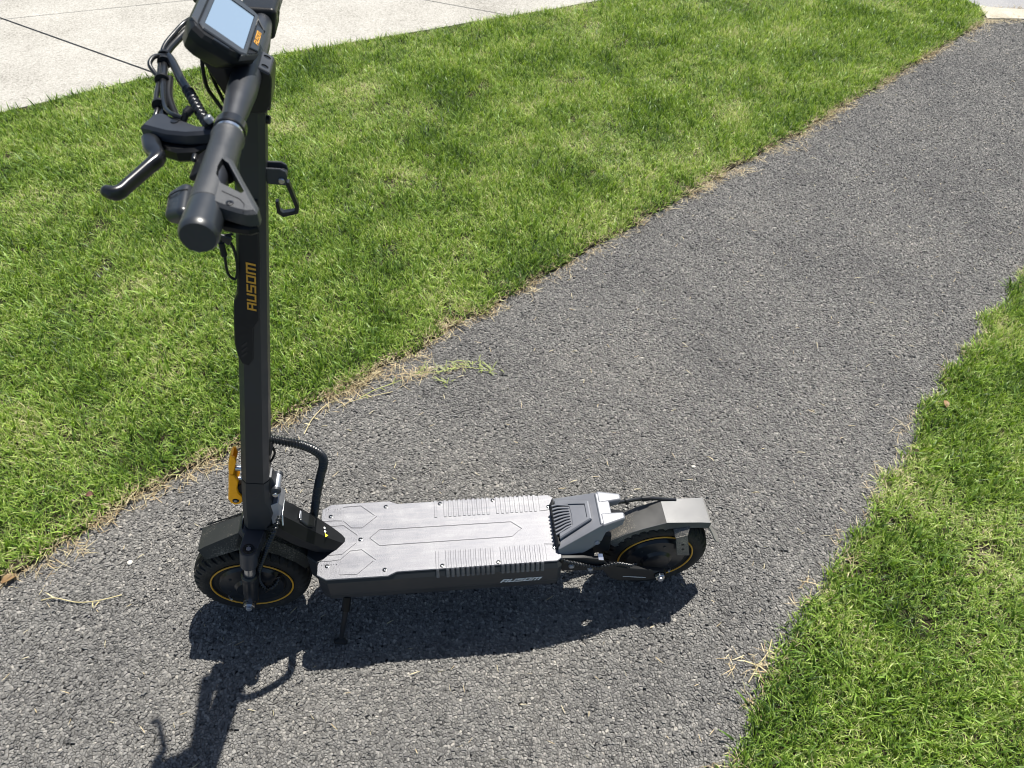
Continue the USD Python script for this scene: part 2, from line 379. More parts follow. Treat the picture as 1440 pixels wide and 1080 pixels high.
def block(poly, z0, z1):
    """A polygon with thickness."""
    g = poly if not hasattr(poly, 'geoms') else max(poly.geoms, key=lambda q: q.area)
    p = np.array(g.exterior.coords)[:-1]
    return slab(p, z0, z1, 0.0)

big = np.array([(-60, -60), (60, -60), (60, 60), (-60, 60)], float)
solo('ground', tri(np.column_stack([big, np.full(4, -0.06)]), [(0, 1, 2), (0, 2, 3)]), 'far_turf', kind='structure', smooth=False)
asphalt = thing('asphalt_path', kind='structure')
part(asphalt, 'path_bed', block(PATH.buffer(0.05), -0.05, -0.0055), 'bitumen', smooth=False)
solo('left_lawn_ground', block(LAWN_L, -0.05, 0.009), 'thatch', kind='structure', smooth=False)
solo('right_lawn_ground', block(LAWN_R.buffer(-0.01), -0.05, 0.003), 'thatch', kind='structure', smooth=False)

# driveway slabs with open joints between them
drive = thing('concrete_driveway', kind='structure')
area = Polygon(np.vstack([conc_edge, [(2.9, 4.3), (2.2, 6.5), (-4.5, 6.5), (-4.2, 0.2)]])).buffer(0)
cuts = [LineString([(-4.9, 5.525), (-1.675, 3.246), (-0.813, 2.637), (0.3, 1.85)]), LineString([(-5.5, 1.95), (-1.66, 3.22), (-0.757, 3.475), (0.0, 3.66), (3.5, 4.5)]),
        LineString([(-2.4, 4.85), (0.363, 3.496), (0.774, 3.303), (1.5, 2.95)])]
rest = area
for k, c in enumerate(cuts):
    rest = rest.difference(c.buffer((0.006, 0.0022, 0.0035)[k], cap_style=2))
slabs = sorted(getattr(rest, 'geoms', [rest]), key=lambda q: -q.area)
for q in slabs:
    if q.area > 0.005:
        p = np.array(q.simplify(0.0008).exterior.coords)[:-1]
        part(drive, 'concrete_slab', slab(p, -0.06, 0.012, 0.0), 'concrete', smooth=False)
part(drive, 'joint_filler', block(area.buffer(-0.01), -0.055, -0.004), 'bitumen', smooth=False)

gutter = Polygon([(3.535, 3.215), (3.585, 3.40), (3.63, 3.372), (3.72, 3.352), (3.86, 3.335), (4.3, 3.31), (5.6, 3.25), (5.6, 3.10), (4.3, 3.155), (3.86, 3.195), (3.70, 3.21)])
solo('concrete_kerb_strip', block(gutter, -0.05, 0.009), 'kerb', kind='structure', smooth=False)
road = Polygon([(3.0, 4.14), (3.42, 3.68), (3.56, 3.47), (3.59, 3.405), (3.63, 3.385), (3.72, 3.365), (3.86, 3.348), (4.3, 3.323), (5.6, 3.263), (9, 3.1), (9, 9), (1.6, 9), (2.3, 6.5)])
solo('road', block(road, -0.05, 0.002), 'road', kind='structure', smooth=False)

# aggregate: tiles of packed chips whose edges wrap round
def chip_points(size, pitch, r):
    n = int(size / pitch)
    g = (np.stack(np.meshgrid(np.arange(n), np.arange(n)), -1).reshape(-1, 2) + r.uniform(-0.85, 0.85, (n * n, 2)) + 0.5) * size / n
    g = np.mod(g, size)
    return np.column_stack([g, r.random(len(g))])

def chip_tile(size, pitch, seed):
    """Packed angular chips; the points along the border are the same in every tile, so that any two tiles meet without a seam."""
    r = np.random.default_rng(seed)
    common = chip_points(size, pitch, np.random.default_rng(99))
    own = chip_points(size, pitch, r)
    band = 4.0 * pitch
    inside = lambda q: (q[:, :2] > band).all(1) & (q[:, :2] < size - band).all(1)
    g = np.vstack([common[~inside(common)], own[inside(own)]])
    border = np.r_[np.ones((~inside(common)).sum(), bool), np.zeros(inside(own).sum(), bool)]
    keep = g[:, 2] > 0.22
    g, border = g[keep], border[keep]
    u = g[:, 2]; g = g[:, :2]
    allp = np.vstack([g + [i * size, j * size] for i in (0, -1, 1) for j in (0, -1, 1)])
    vor = Voronoi(allp)
    V, F, T = [], [], []
    base = 0
    for k in range(len(g)):
        r = np.random.default_rng(int(u[k] * 1e9))
        reg = vor.regions[vor.point_region[k]]
        if -1 in reg or len(reg) < 3:
            continue
        p = vor.vertices[reg]
        c = p.mean(0)
        a = np.argsort(np.arctan2(*(p - c).T[::-1])); p = p[a]
        e = np.linalg.norm(p - np.roll(p, 1, 0), axis=1)
        p = p[e > pitch * 0.16]
        if len(p) < 3:
            continue
        m = len(p)
        gap = r.uniform(0.90, 1.0)
        size_k = np.sqrt(abs(area2(p)) / 2)
        h = np.clip(r.normal(0, 0.00092), -0.003, 0.0014) - (abs(r.normal(0, 0.0025)) if r.random() < 0.10 else 0)
        tilt = r.normal(0, 0.23, 2)
        q0 = c + (p - c) * min(gap * 1.05, 1.0)
        q1 = c + (p - c) * gap * r.uniform(0.90, 1.0, (m, 1))
        q2 = c + (p - c) * gap * r.uniform(0.35, 0.75, (m, 1))
        z1 = h - 0.13 * size_k + (q1 - c) @ tilt + r.normal(0, 0.00035, m)
        z2 = h + (q2 - c) @ tilt + r.normal(0, 0.00028, m)
        apex = np.r_[c + r.normal(0, 0.12 * size_k, 2), h + r.normal(0.0002, 0.0003)]
        V += [np.column_stack([q0, np.full(m, -0.0075)]), np.column_stack([q1, z1]), np.column_stack([q2, z2]), apex[None]]
        i = np.arange(m); j = (i + 1) % m
        F += [base + np.column_stack([i, j, m + j]), base + np.column_stack([i, m + j, m + i]), base + np.column_stack([m + i, m + j, 2 * m + j]),
              base + np.column_stack([m + i, 2 * m + j, 2 * m + i]), base + np.column_stack([2 * m + i, 2 * m + j, np.full(m, 3 * m)])]
        t = np.clip(r.normal(0.55, 0.22), 0, 0.95) if r.random() > 0.006 else 1.0
        T.append(np.full(3 * m + 1, t))
        base += 3 * m + 1
    v = np.vstack(V); v[:, :2] -= size / 2
    return v, np.vstack(F), np.concatenate(T)

TS = 0.32
tiles = [chip_tile(TS, 0.0047, 40 + k) for k in range(4)]
gx, gy = np.meshgrid(np.arange(-4.16, 4.9, TS), np.arange(-2.9, 3.4, TS))
cells = np.column_stack([gx.ravel(), gy.ravel()])
bed = PATH.buffer(0.04)
cells = np.array([c for c in cells if bed.intersects(shapely.box(c[0] - TS / 2, c[1] - TS / 2, c[0] + TS / 2, c[1] + TS / 2)) and c[1] < 3.3])
nt = len(cells)
pi = instancer(asphalt.GetPath().pathString + '/stone_chips', tiles, np.column_stack([cells, np.zeros(nt)]), rng.integers(0, 4, nt), np.zeros(nt), np.ones(nt), 'chip')
tag(pi, kind='stuff')

# ------------------------------------------------------------------ grass
def blades(n, spread, length, width, lean, tone, seed, curl=0.6, segs=3, flat=False):
    """n bent, tapering blades rooted within a disc; returns v, f, tone."""
    r = np.random.default_rng(seed)
    a = r.uniform(0, 2 * np.pi, n); d = spread * np.sqrt(r.random(n))
    root = np.column_stack([d * np.cos(a), d * np.sin(a), np.full(n, -0.004)])
    az = r.uniform(0, 2 * np.pi, n)
    L = length * np.clip(r.normal(1, 0.28, n), 0.35, 1.75)
    W = width * r.uniform(0.6, 1.35, n)
    th0 = np.abs(r.normal(lean, 0.26, n)); bend = r.normal(curl, 0.45, n)
    if flat:
        th0 = np.pi / 2 + r.normal(0, 0.12, n); bend = r.normal(0, 0.25, n); root[:, 2] = r.uniform(0.0005, 0.006, n)
    az2 = r.normal(0, 0.35, n)
    tw = r.normal(0, 0.9, n)
    P = [root]; T = []
    for k in range(segs):
        th = th0 + bend * (k + 0.3) / segs
        aa = az + az2 * k / segs
        dr = np.column_stack([np.sin(th) * np.cos(aa), np.sin(th) * np.sin(aa), np.cos(th)])
        T.append(dr); P.append(P[-1] + dr * (L / segs)[:, None])
    side0 = np.column_stack([-np.sin(az + tw), np.cos(az + tw), np.zeros(n)])
    V = []
    for k in range(segs):
        w = W * (0.75, 1.0, 0.72, 0.5)[k] / 2
        t = T[min(k, segs - 1)]
        s = side0 - t * np.sum(side0 * t, 1, keepdims=True); s /= np.linalg.norm(s, axis=1, keepdims=True)
        V += [P[k] - s * w[:, None], P[k] + s * w[:, None]]
    V.append(P[segs])
    v = np.stack(V, 1)
    m = v.shape[1]
    F = []
    for k in range(segs - 1):
        a0 = 2 * k
        F += [(a0, a0 + 1, a0 + 3), (a0, a0 + 3, a0 + 2)]
    F.append((2 * segs - 2, 2 * segs - 1, 2 * segs))
    f = (np.array(F)[None] + (np.arange(n) * m)[:, None, None]).reshape(-1, 3)
    t = np.clip(r.normal(tone[0], tone[1], n), 0.02, 0.80)
    dry = r.random(n) < tone[2]
    t[dry] = r.uniform(0.84, 1.0, dry.sum())
    tt = np.repeat(t, m).reshape(n, m)
    tt = tt + np.linspace(-0.34, 0.10, m)[None] * (~dry[:, None])  # shade between the blades painted into the tone, dark root to lighter tip
    return v.reshape(-1, 3), f, np.clip(tt, 0.0, 1.0).ravel()

def join(*bs):
    v, f, t, k = [], [], [], 0
    for a, b, c in bs:
        v.append(a); f.append(b + k); t.append(c); k += len(a)
    return np.vstack(v), np.vstack(f), np.concatenate(t)

tufts = []
for k in range(10):
    tufts.append(join(blades(28, 0.024, 0.032, 0.0021, 0.36, (0.55, 0.19, 0.02), 100 + k, curl=0.8), blades(9, 0.026, 0.026, 0.0019, 0.95, (0.66, 0.16, 0.12), 200 + k, curl=0.3), blades(2, 0.024, 0.040, 0.0042, 0.45, (0.42, 0.12, 0.0), 250 + k, curl=0.7)))
fine = []
for k in range(6):   # thin, paler, drier turf
    fine.append(join(blades(19, 0.024, 0.029, 0.0019, 0.55, (0.64, 0.16, 0.05), 300 + k, curl=0.8), blades(13, 0.026, 0.026, 0.0016, 1.1, (0.72, 0.11, 0.42), 400 + k, curl=0.3)))
protos = tufts + fine

def fnoise(p, s, seed):
    import meshkit
    return meshkit.fbm(np.column_stack([p * s, np.full(len(p), 0.37)]), 3, seed)

def scatter(poly, pitch, seed, far=None):
    r = np.random.default_rng(seed)
    x0, y0, x1, y1 = poly.bounds
    g = np.stack(np.meshgrid(np.arange(x0, x1, pitch), np.arange(y0, y1, pitch)), -1).reshape(-1, 2)
    g = g + r.uniform(-0.5, 0.5, g.shape) * pitch
    return g[shapely.contains_xy(poly, g[:, 0], g[:, 1])]

def lawn(name, poly, keep, pitch, seed, label, edge=-0.012, z=0.008):
    r = np.random.default_rng(seed)
    g = scatter(poly.buffer(edge).intersection(keep), pitch, seed)
    g = g[r.random(len(g)) > np.clip((fnoise(g, 16.0, seed + 9) - 0.56) * 4.0, 0.0, 0.75)]
    n = len(g)
    dry = fnoise(g, 2.6, seed)
    ids = np.where(r.random(n) < np.clip((dry - 0.45) * 4.2, 0.08, 0.85), r.integers(len(tufts), len(protos), n), r.integers(0, len(tufts), n))
    hgt = 0.55 + 0.55 * fnoise(g, 5.0, seed + 3) + 0.45 * fnoise(g, 22.0, seed + 4)
    s = r.uniform(0.85, 1.15, n)
    pos = np.column_stack([g, np.full(n, z)])
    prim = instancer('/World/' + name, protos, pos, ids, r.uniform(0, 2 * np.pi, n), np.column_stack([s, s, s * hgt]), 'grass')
    tag(prim, label, 'grass', kind='stuff')
    return n

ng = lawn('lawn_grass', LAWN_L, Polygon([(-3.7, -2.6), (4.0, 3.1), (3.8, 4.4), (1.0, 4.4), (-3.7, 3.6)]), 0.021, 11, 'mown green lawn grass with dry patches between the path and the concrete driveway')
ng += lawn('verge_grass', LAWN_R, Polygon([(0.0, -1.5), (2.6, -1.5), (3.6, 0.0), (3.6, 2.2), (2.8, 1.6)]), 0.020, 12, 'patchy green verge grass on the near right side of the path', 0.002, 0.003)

# dry clippings and dead blades along the path's edges
def near_line(line, n, spread, shift, seed, clump=0.0):
    r = np.random.default_rng(seed)
    d = np.r_[0, np.cumsum(np.linalg.norm(np.diff(line, axis=0), axis=1))]
    s = r.uniform(0, d[-1], n * 3)
    p = np.column_stack([np.interp(s, d, line[:, k]) for k in (0, 1)])
    w = fnoise(p, 5.5, seed)
    p = p[r.random(len(p)) < np.clip((w - 0.42) * 4.0, 0.12, 1.0)][:n]
    t = np.gradient(line, axis=0).mean(0); t /= np.linalg.norm(t)
    nrm = np.array([t[1], -t[0]])
    return p + nrm * (shift + spread * r.normal(size=(len(p), 1)))

litter = [blades(7, 0.022, 0.030, 0.0013, 0, (0.5, 0.25, 0.0), 500 + k, flat=True) for k in range(8)]
standing = [blades(9, 0.014, 0.026, 0.0018, 0.9, (0.45, 0.25, 0.0), 520 + k, curl=0.8) for k in range(6)]
seen_left = left_edge[(left_edge[:, 0] > -1.5)]
seen_right = right_edge[(right_edge[:, 0] > 0.1) & (right_edge[:, 0] < 3.6)]
a = np.vstack([near_line(seen_left, 430, 0.012, 0.006, 21), near_line(seen_left, 90, 0.030, 0.022, 22), near_line(seen_right, 60, 0.02, -0.010, 23)])
b = np.vstack([near_line(seen_left, 1100, 0.011, -0.010, 24), near_line(seen_right, 130, 0.014, 0.006, 25)])
hz = scatter(Polygon([(3.50, 3.17), (3.55, 3.25), (4.3, 3.185), (5.2, 3.13), (5.2, 3.08), (4.3, 3.13)]), 0.02, 26)
extra = np.vstack([rng.normal((0.375, 0.695), (0.035, 0.010), (14, 2)), rng.normal((0.46, 0.715), (0.05, 0.008), (5, 2)), rng.normal((0.30, 0.68), (0.04, 0.012), (9, 2)),
                   rng.normal((3.50, 3.20), (0.03, 0.02), (20, 2)), rng.normal((1.62, 1.73), (0.05, 0.012), (18, 2)), rng.normal((1.85, 1.90), (0.06, 0.012), (18, 2))])
hz2 = scatter(Polygon([(3.62, 3.37), (3.72, 3.345), (4.3, 3.305), (4.3, 3.33), (3.72, 3.375)]), 0.028, 27)
allp = np.vstack([a, hz, extra, b, hz2])
n1, n2 = len(a) + len(hz) + len(extra), len(b) + len(hz2)
ids = np.r_[rng.integers(0, 8, n1), rng.integers(8, 14, n2)]
zz = np.r_[np.where(shapely.contains_xy(PATH, a[:, 0], a[:, 1]), 0.0, 0.014), np.full(len(hz), 0.004), np.full(len(extra), 0.001), np.full(len(b), 0.008), np.full(len(hz2), 0.006)]
bits_ = scatter(PATH.buffer(-0.05).intersection(Polygon([(-1.2, -1.0), (1.2, -0.6), (3.8, 2.2), (3.6, 3.1), (-1.2, 0.5)])), 0.075, 31)
bits_ = bits_[rng.random(len(bits_)) < 0.55]
allp = np.vstack([allp, bits_]); ids = np.r_[ids, rng.integers(14, 18, len(bits_))]; zz = np.r_[zz, np.full(len(bits_), 0.001)]
crumbs = [blades(1, 0.02, 0.016, 0.0013, 0, (0.5, 0.3, 0.0), 540 + k, flat=True) for k in range(4)]
n2 += len(bits_)
litter = litter + standing; standing = crumbs
prim = instancer('/World/dry_grass', litter + standing, np.column_stack([allp, zz]), ids, rng.uniform(0, 2 * np.pi, n1 + n2), rng.uniform(0.7, 1.3, n1 + n2), 'straw')
tag(prim, 'straw coloured dead grass and clippings lying along the edges of the path', 'dry grass', kind='stuff')

# ------------------------------------------------------------------ the scooter
T11 = math.tan(0.1929)
AX = np.array([math.sin(0.1929), 0, math.cos(0.1929)])      # up along the stem
E1 = np.array([math.cos(0.1929), 0, -math.sin(0.1929)])     # towards the rider, across the stem
def sx(z):
    return 0.2256 - T11 * (1.2417 - z)
def sp(u, v, z):
    """A point u rearward and v sideways of the stem's axis at height z."""
    return np.array([sx(z), 0, z]) + u * E1 + np.array([0, v, 0])
def oct_ring(z, u0, u1, h, c, y=0.0):
    return [sp(a, b + y, z) for a, b in ((u0, -h + c), (u0 + c, -h), (u1 - c, -h), (u1, -h + c), (u1, h - c), (u1 - c, h), (u0 + c, h), (u0, h - c))]

S = thing('electric_scooter', 'dark grey folding electric scooter standing on its kickstand on the asphalt path', 'scooter')
WR, WZ, WB = 0.123, 0.123, 0.8881     # wheel radius, axle height, wheelbase

def wheel(x, name):
    w = tag(UsdGeom.Xform.Define(stage, path_for(S, name)).GetPrim())
    # tyre: rounded section with block tread
    half = np.array([(0.0845, 0.0290), (0.0900, 0.0330), (0.0985, 0.0352), (0.1065, 0.0345), (0.1125, 0.0318), (0.1165, 0.0280), (0.1195, 0.0225), (0.1213, 0.0165), (0.1224, 0.0100), (0.1229, 0.0050), (0.123, 0.0)])
    prof = np.vstack([half * [1, -1], half[::-1][1:]])
    n = 216
    th = np.linspace(0, 2 * np.pi, n, endpoint=False)
    rr = np.repeat(prof[:, :1], n, 1); yy = np.repeat(prof[:, 1:], n, 1)
    ph = (th * 36 / (2 * np.pi))[None] + np.abs(yy) * 42
    cut = (np.mod(ph, 1.0) < 0.26) & (rr > 0.1120) & (np.abs(yy) > 0.009)
    cut |= (np.abs(np.abs(yy) - 0.0100) < 0.0012) & (rr > 0.112)
    rr = rr - 0.0042 * cut
    v = np.stack([x + rr * np.cos(th), yy, WZ + rr * np.sin(th)], -1)
    part(w, 'tyre', loft(v), 'tyre', smooth=38)
    part(w, 'rim', lathe([(0.04, -0.026), (0.0795, -0.029), (0.083, -0.0325), (0.0862, -0.0325), (0.0866, -0.029), (0.0866, 0.029), (0.0862, 0.0325), (0.083, 0.0325), (0.0795, 0.029), (0.04, 0.026)], (x, 0, WZ), (0, 1, 0), 96), 'black')
    for s in (-1, 1):
        tor = lathe([(0.0829, 0.0330 * s), (0.0835, 0.0346 * s), (0.0848, 0.0351 * s), (0.0861, 0.0346 * s), (0.0867, 0.0330 * s)], (x, 0, WZ), (0, 1, 0), 128)
        tor.update_faces(np.arange(len(tor.faces)) < 128 * 2 * 4)
        part(w, 'rim_stripe', tor, 'ring')
    part(w, 'hub', lathe([(0.012, -0.047), (0.03, -0.046), (0.036, -0.040), (0.066, -0.036), (0.071, -0.030), (0.071, 0.030), (0.066, 0.036), (0.036, 0.040), (0.03, 0.046), (0.012, 0.047)], (x, 0, WZ), (0, 1, 0), 64), 'gloss')
    for k in range(6):
        a = k * math.pi / 3 + 0.3
        c = np.array([x + 0.052 * math.cos(a), -0.037, WZ + 0.052 * math.sin(a)])
        part(w, 'hub_bolt', rod(c, c + [0, -0.0022, 0], 0.0035, 10), 'gloss')
    va = -2.5 if x < 0.1 else -0.9
    c = np.array([x + 0.074 * math.cos(va), -0.031, WZ + 0.074 * math.sin(va)])
    part(w, 'valve', rod(c, c + np.array([-0.012 * math.cos(va), -0.014, -0.012 * math.sin(va)]), 0.0026, 10), 'dull_steel')
    return w
wheel(0.0, 'front_wheel')
wheel(WB, 'rear_wheel')

def axle_nut(x, s):
    o = np.array([x, s * 0.074, WZ])
    th = np.linspace(0, 2 * np.pi, 6, endpoint=False) + 0.2
    hexa = [(0.0115 * math.cos(t), 0.0115 * math.sin(t)) for t in th]
    fr = (o, [1, 0, 0], [0, 0, 1 * s], [0, s, 0])
    nut = part(S, 'axle_nut', cat(rod(o, o + [0, s * 0.0025, 0], 0.0135, 28), slab(hexa, 0.0025, 0.0115, 0.0012, fr)), 'steel')
    part(nut, 'axle_end', rod(o + [0, s * 0.0105, 0], o + [0, s * 0.017, 0], 0.0062, 16), 'dull_steel')
for x in (0.0, WB):
    for s in (-1, 1):
        axle_nut(x, s)

# --- fork
def fork_leg(s):
    y = 0.0635 * s
    foot = np.array([0.0, y, WZ - 0.012]); head = np.array([0.037, y, 0.318])
    d = (head - foot) / np.linalg.norm(head - foot)
    leg = part(S, 'fork_leg', lathe([(0.0105, 0), (0.0145, 0.003), (0.0150, 0.035), (0.0162, 0.04), (0.0162, 0.098), (0.0178, 0.103), (0.0178, 0.113), (0.0150, 0.117)], foot, d, 32), 'gloss')
    part(leg, 'chrome_stanchion', rod(foot + d * 0.116, foot + d * 0.165, 0.0112, 28), 'steel')
    part(leg, 'axle_boss', rod((0, y - 0.0135, WZ), (0, y + 0.0135, WZ), 0.0135, 24), 'gloss')
for s in (-1, 1):
    fork_leg(s)
crown = part(S, 'fork_crown', rhull([(0.060, 0.026, 0.318), (0.060, -0.026, 0.318), (0.026, 0.026, 0.324), (0.026, -0.026, 0.324), (0.055, 0.026, 0.29), (0.055, -0.026, 0.29), (0.022, 0.026, 0.294), (0.022, -0.026, 0.294)], 0.006), 'alloy')
for s in (-1, 1):
    y = 0.066 * s
    top = np.array([0.0385, y, 0.3225]); d = AX
    part(crown, 'crown_head', lathe([(0.0145, -0.060), (0.0170, -0.056), (0.0170, -0.003), (0.0155, 0.0)], top, d, 36), 'alloy')
    arm = [np.array([0.0385, y, 0.3225]) + q for q in ((0.0148 * E1), (-0.0148 * E1))]
    arm2 = [np.array([0.047, 0.028 * s, 0.327]) + q for q in ((0.0165 * E1), (-0.0165 * E1))]
    pts = np.array(arm + arm2)
    part(crown, 'crown_arm', rhull(np.vstack([pts - AX * 0.003, pts - AX * 0.034]), 0.0025), 'alloy')
    cap = part(crown, 'cap_bolt', cat(lathe([(0.0095, -0.001), (0.0112, 0.0004), (0.0104, 0.0022), (0.0068, 0.0022), (0.0055, 0.0002)], top, d, 28)), 'gloss')
    part(cap, 'bolt_socket', rod(top + d * 0.0002, top + d * 0.0012, 0.0050, 6, 0.0002), 'dull_steel')

# --- front mudguard: faceted strip, ridge in the middle and skirts
def guard(profile, top_hw, skirt_hw, drop, thick=0.0025):
    """profile: (x, z) along the guard's top; returns a folded sheet."""
    rings = []
    n = len(profile)
    for k, (x, z) in enumerate(profile):
        hw, sw, dr = (np.interp(k / (n - 1), np.linspace(0, 1, len(q)), q) for q in (top_hw, skirt_hw, drop))
        a = np.array(profile[min(k + 1, n - 1)]) - np.array(profile[max(k - 1, 0)]); a = a / np.linalg.norm(a)
        nx, nz = -a[1], a[0]
        out = [(-sw, -dr), (-hw, 0), (hw, 0), (sw, -dr)]
        inn = [(sw - thick, -dr), (hw - thick * 0.7, -thick), (-hw + thick * 0.7, -thick), (-sw + thick, -dr)]
        rings.append([(x + nx * d, y, z + nz * d) for y, d in out + inn])
    return loft(rings)
fm = part(S, 'front_mudguard', guard([(-0.079, 0.264), (-0.064, 0.2735), (-0.0252, 0.2940), (0.0131, 0.3135)], (0.0262, 0.0215), (0.037, 0.037), (0.023, 0.034)), 'dusty', smooth=15)
part(fm, 'rear_section', guard([(0.0131, 0.3125), (0.050, 0.298), (0.095, 0.262), (0.125, 0.222), (0.139, 0.190)], (0.024, 0.026), (0.038, 0.037), (0.030, 0.018)), 'dusty', smooth=15)
part(fm, 'end_lip', rhull(sym([(0.0128, -0.0225, 0.3150), (0.0215, -0.0215, 0.332), (0.0215, -0.030, 0.300)]), 0.0016), 'alloy')
part(fm, 'edge_trim', tube(np.array([(-0.066, 0.0270, 0.2745), (-0.0252, 0.0245, 0.2955), (0.0131, 0.0222, 0.3155)]), 0.0017, 8), 'black')

# --- lower stem block, hinge, neck
def shell(rows, name, mat, label=None, smooth=20, parent=S):
    return part(parent, name, loft([oct_ring(*r) for r in rows]), mat, label, smooth)
col = shell([(0.322, -0.018, 0.030, 0.0235, 0.008), (0.330, -0.0215, 0.0345, 0.0265, 0.0085), (0.385, -0.0230, 0.0400, 0.0270, 0.0085), (0.425, -0.0235, 0.0265, 0.0268, 0.0085), (0.470, -0.0238, 0.0255, 0.0266, 0.0085), (0.4785, -0.0232, 0.0250, 0.0260, 0.0085)], 'stem_base', 'stem')
shell([(0.4785, -0.0222, 0.0240, 0.0250, 0.008), (0.4815, -0.0222, 0.0240, 0.0250, 0.008)], 'fold_joint', 'black', parent=col)
stem = shell([(0.4815, -0.0233, 0.0248, 0.0262, 0.0090), (0.486, -0.0236, 0.0248, 0.0264, 0.0092), (0.61, -0.0225, 0.0238, 0.0255, 0.0092), (0.885, -0.0200, 0.0213, 0.0232, 0.0086), (1.045, -0.0185, 0.0197, 0.0215, 0.008), (1.195, -0.0172, 0.0185, 0.0200, 0.0075), (1.212, -0.0168, 0.018, 0.0196, 0.0075)], 'stem', 'stem')
hb = part(S, 'fold_hinge', rod((0.1082, -0.020, 0.4440), (0.1082, 0.020, 0.4440), 0.0078, 28), 'dull_steel')
part(hb, 'hinge_collar', rod((0.1082, -0.0215, 0.4440), (0.1082, -0.015, 0.4440), 0.0092, 28), 'alloy')
part(hb, 'hinge_collar', rod((0.1082, 0.015, 0.4440), (0.1082, 0.0215, 0.4440), 0.0092, 28), 'alloy')
part(hb, 'hinge_pin', rod((0.1065, -0.0268, 0.4385), (0.1065, -0.0205, 0.4385), 0.0052, 20), 'steel')
part(hb, 'hinge_lug', slab_y([(0.085, 0.480), (0.1045, 0.476), (0.1085, 0.455), (0.1085, 0.432), (0.098, 0.425), (0.080, 0.43)], -0.0125, 0.0125, 0.0015), 'alloy')
part(hb, 'neck_bracket', rhull(sym([(0.088, -0.021, 0.398), (0.1035, -0.019, 0.404), (0.1095, -0.017, 0.388), (0.099, -0.024, 0.362), (0.086, -0.026, 0.345)]), 0.002), 'dull_steel')

# orange folding lever
lv = part(S, 'folding_lever', slab_y([(0.0130, 0.4150), (0.0150, 0.4020), (0.0215, 0.3955), (0.0320, 0.3975), (0.0395, 0.4065), (0.0415, 0.4200), (0.0365, 0.4330), (0.0372, 0.4480), (0.0445, 0.4700), (0.0415, 0.4870), (0.0330, 0.4960), (0.0310, 0.4890), (0.0255, 0.4660), (0.0205, 0.4450)], -0.0125, 0.0125, 0.0018), 'orange')
part(lv, 'lever_tip', cat(slab_y([(0.0330, 0.4960), (0.0395, 0.4915), (0.0455, 0.5060), (0.0535, 0.5290), (0.0535, 0.5430), (0.0485, 0.5450), (0.0425, 0.5330), (0.0360, 0.5120)], -0.0125, -0.0085, 0.0012),
     slab_y([(0.0330, 0.4960), (0.0395, 0.4915), (0.0455, 0.5060), (0.0535, 0.5290), (0.0535, 0.5430), (0.0485, 0.5450), (0.0425, 0.5330), (0.0360, 0.5120)], 0.0085, 0.0125, 0.0012),
     slab_y([(0.0328, 0.4950), (0.0355, 0.4945), (0.0395, 0.5120), (0.0455, 0.5330), (0.0505, 0.5440), (0.0470, 0.5450), (0.0420, 0.5350), (0.0355, 0.5130)], -0.009, 0.009, 0.0008)), 'orange')
pv = part(lv, 'lever_pivot', cat(rod((0.0262, -0.0138, 0.4100), (0.0262, 0.0138, 0.4100), 0.0062, 24)), 'black')
part(lv, 'pivot_pin', rod((0.0262, -0.0144, 0.4100), (0.0262, -0.0130, 0.4100), 0.0032, 16), 'dull_steel')
part(S, 'latch_bolt', rod((0.0440, -0.003, 0.5000), (0.0700, -0.003, 0.4950), 0.0055, 16), 'steel')
part(S, 'latch_bolt', rod((0.0400, -0.004, 0.4700), (0.0600, -0.004, 0.4660), 0.0038, 16), 'steel')
part(S, 'latch_block', slab_y([(0.026, 0.428), (0.058, 0.420), (0.066, 0.460), (0.052, 0.462), (0.040, 0.452)], -0.0085, 0.0085, 0.0015), 'black')

# neck housing from the stem base down to the deck
def neck_ring(x, z, ht, hm, drop):
    n = np.array([0.78, 0, 0.625])
    out = []
    for y, d in ((-ht, 0), (ht, 0), (hm, 0.34), (hm * 1.02, 0.72), (ht * 1.1, 1.0), (-ht * 1.1, 1.0), (-hm * 1.02, 0.72), (-hm, 0.34)):
        out.append(np.array([x, y, z]) - n * drop * d)
    return out
neck = part(S, 'neck', loft([neck_ring(0.1020, 0.3585, 0.0165, 0.0300, 0.050), neck_ring(0.1050, 0.3575, 0.0180, 0.0320, 0.055), neck_ring(0.118, 0.3430, 0.0185, 0.0335, 0.060), neck_ring(0.150, 0.3010, 0.0180, 0.0335, 0.060), neck_ring(0.181, 0.2600, 0.0150, 0.0310, 0.050), neck_ring(0.201, 0.2330, 0.0100, 0.0230, 0.036), neck_ring(0.2075, 0.2240, 0.0060, 0.0150, 0.02)]), 'black', smooth=14)
part(neck, 'neck_foot', slab([(0.150, -0.047), (0.168, -0.050), (0.206, -0.012), (0.2085, 0.0), (0.206, 0.012), (0.168, 0.050), (0.150, 0.047), (0.13, 0.03), (0.13, -0.03)], 0.142, 0.2215, 0.002), 'deck')
part(neck, 'end_highlight', tube([(0.1035, -0.0290, 0.3415), (0.1040, -0.0175, 0.3590), (0.1040, 0.0175, 0.3590), (0.1035, 0.0290, 0.3415)], 0.0018, 8), 'steel')  # bright bead added along the edge to imitate sunlight catching it
lid = part(neck, 'port_cover', rhull([(0.1335, -0.010, 0.3255), (0.1335, 0.009, 0.3255), (0.1430, -0.013, 0.3130), (0.1530, 0.0075, 0.3000), (0.1530, -0.0085, 0.3000), (0.1430, 0.012, 0.3130)], 0.0035), 'gloss')
part(lid, 'cover_tab', rhull([(0.1318, -0.008, 0.3315), (0.1318, 0.008, 0.3315), (0.1338, 0.008, 0.3285), (0.1338, -0.008, 0.3285)], 0.0012), 'dull_steel')
nrm = np.array([0.80, -0.02, 0.60])
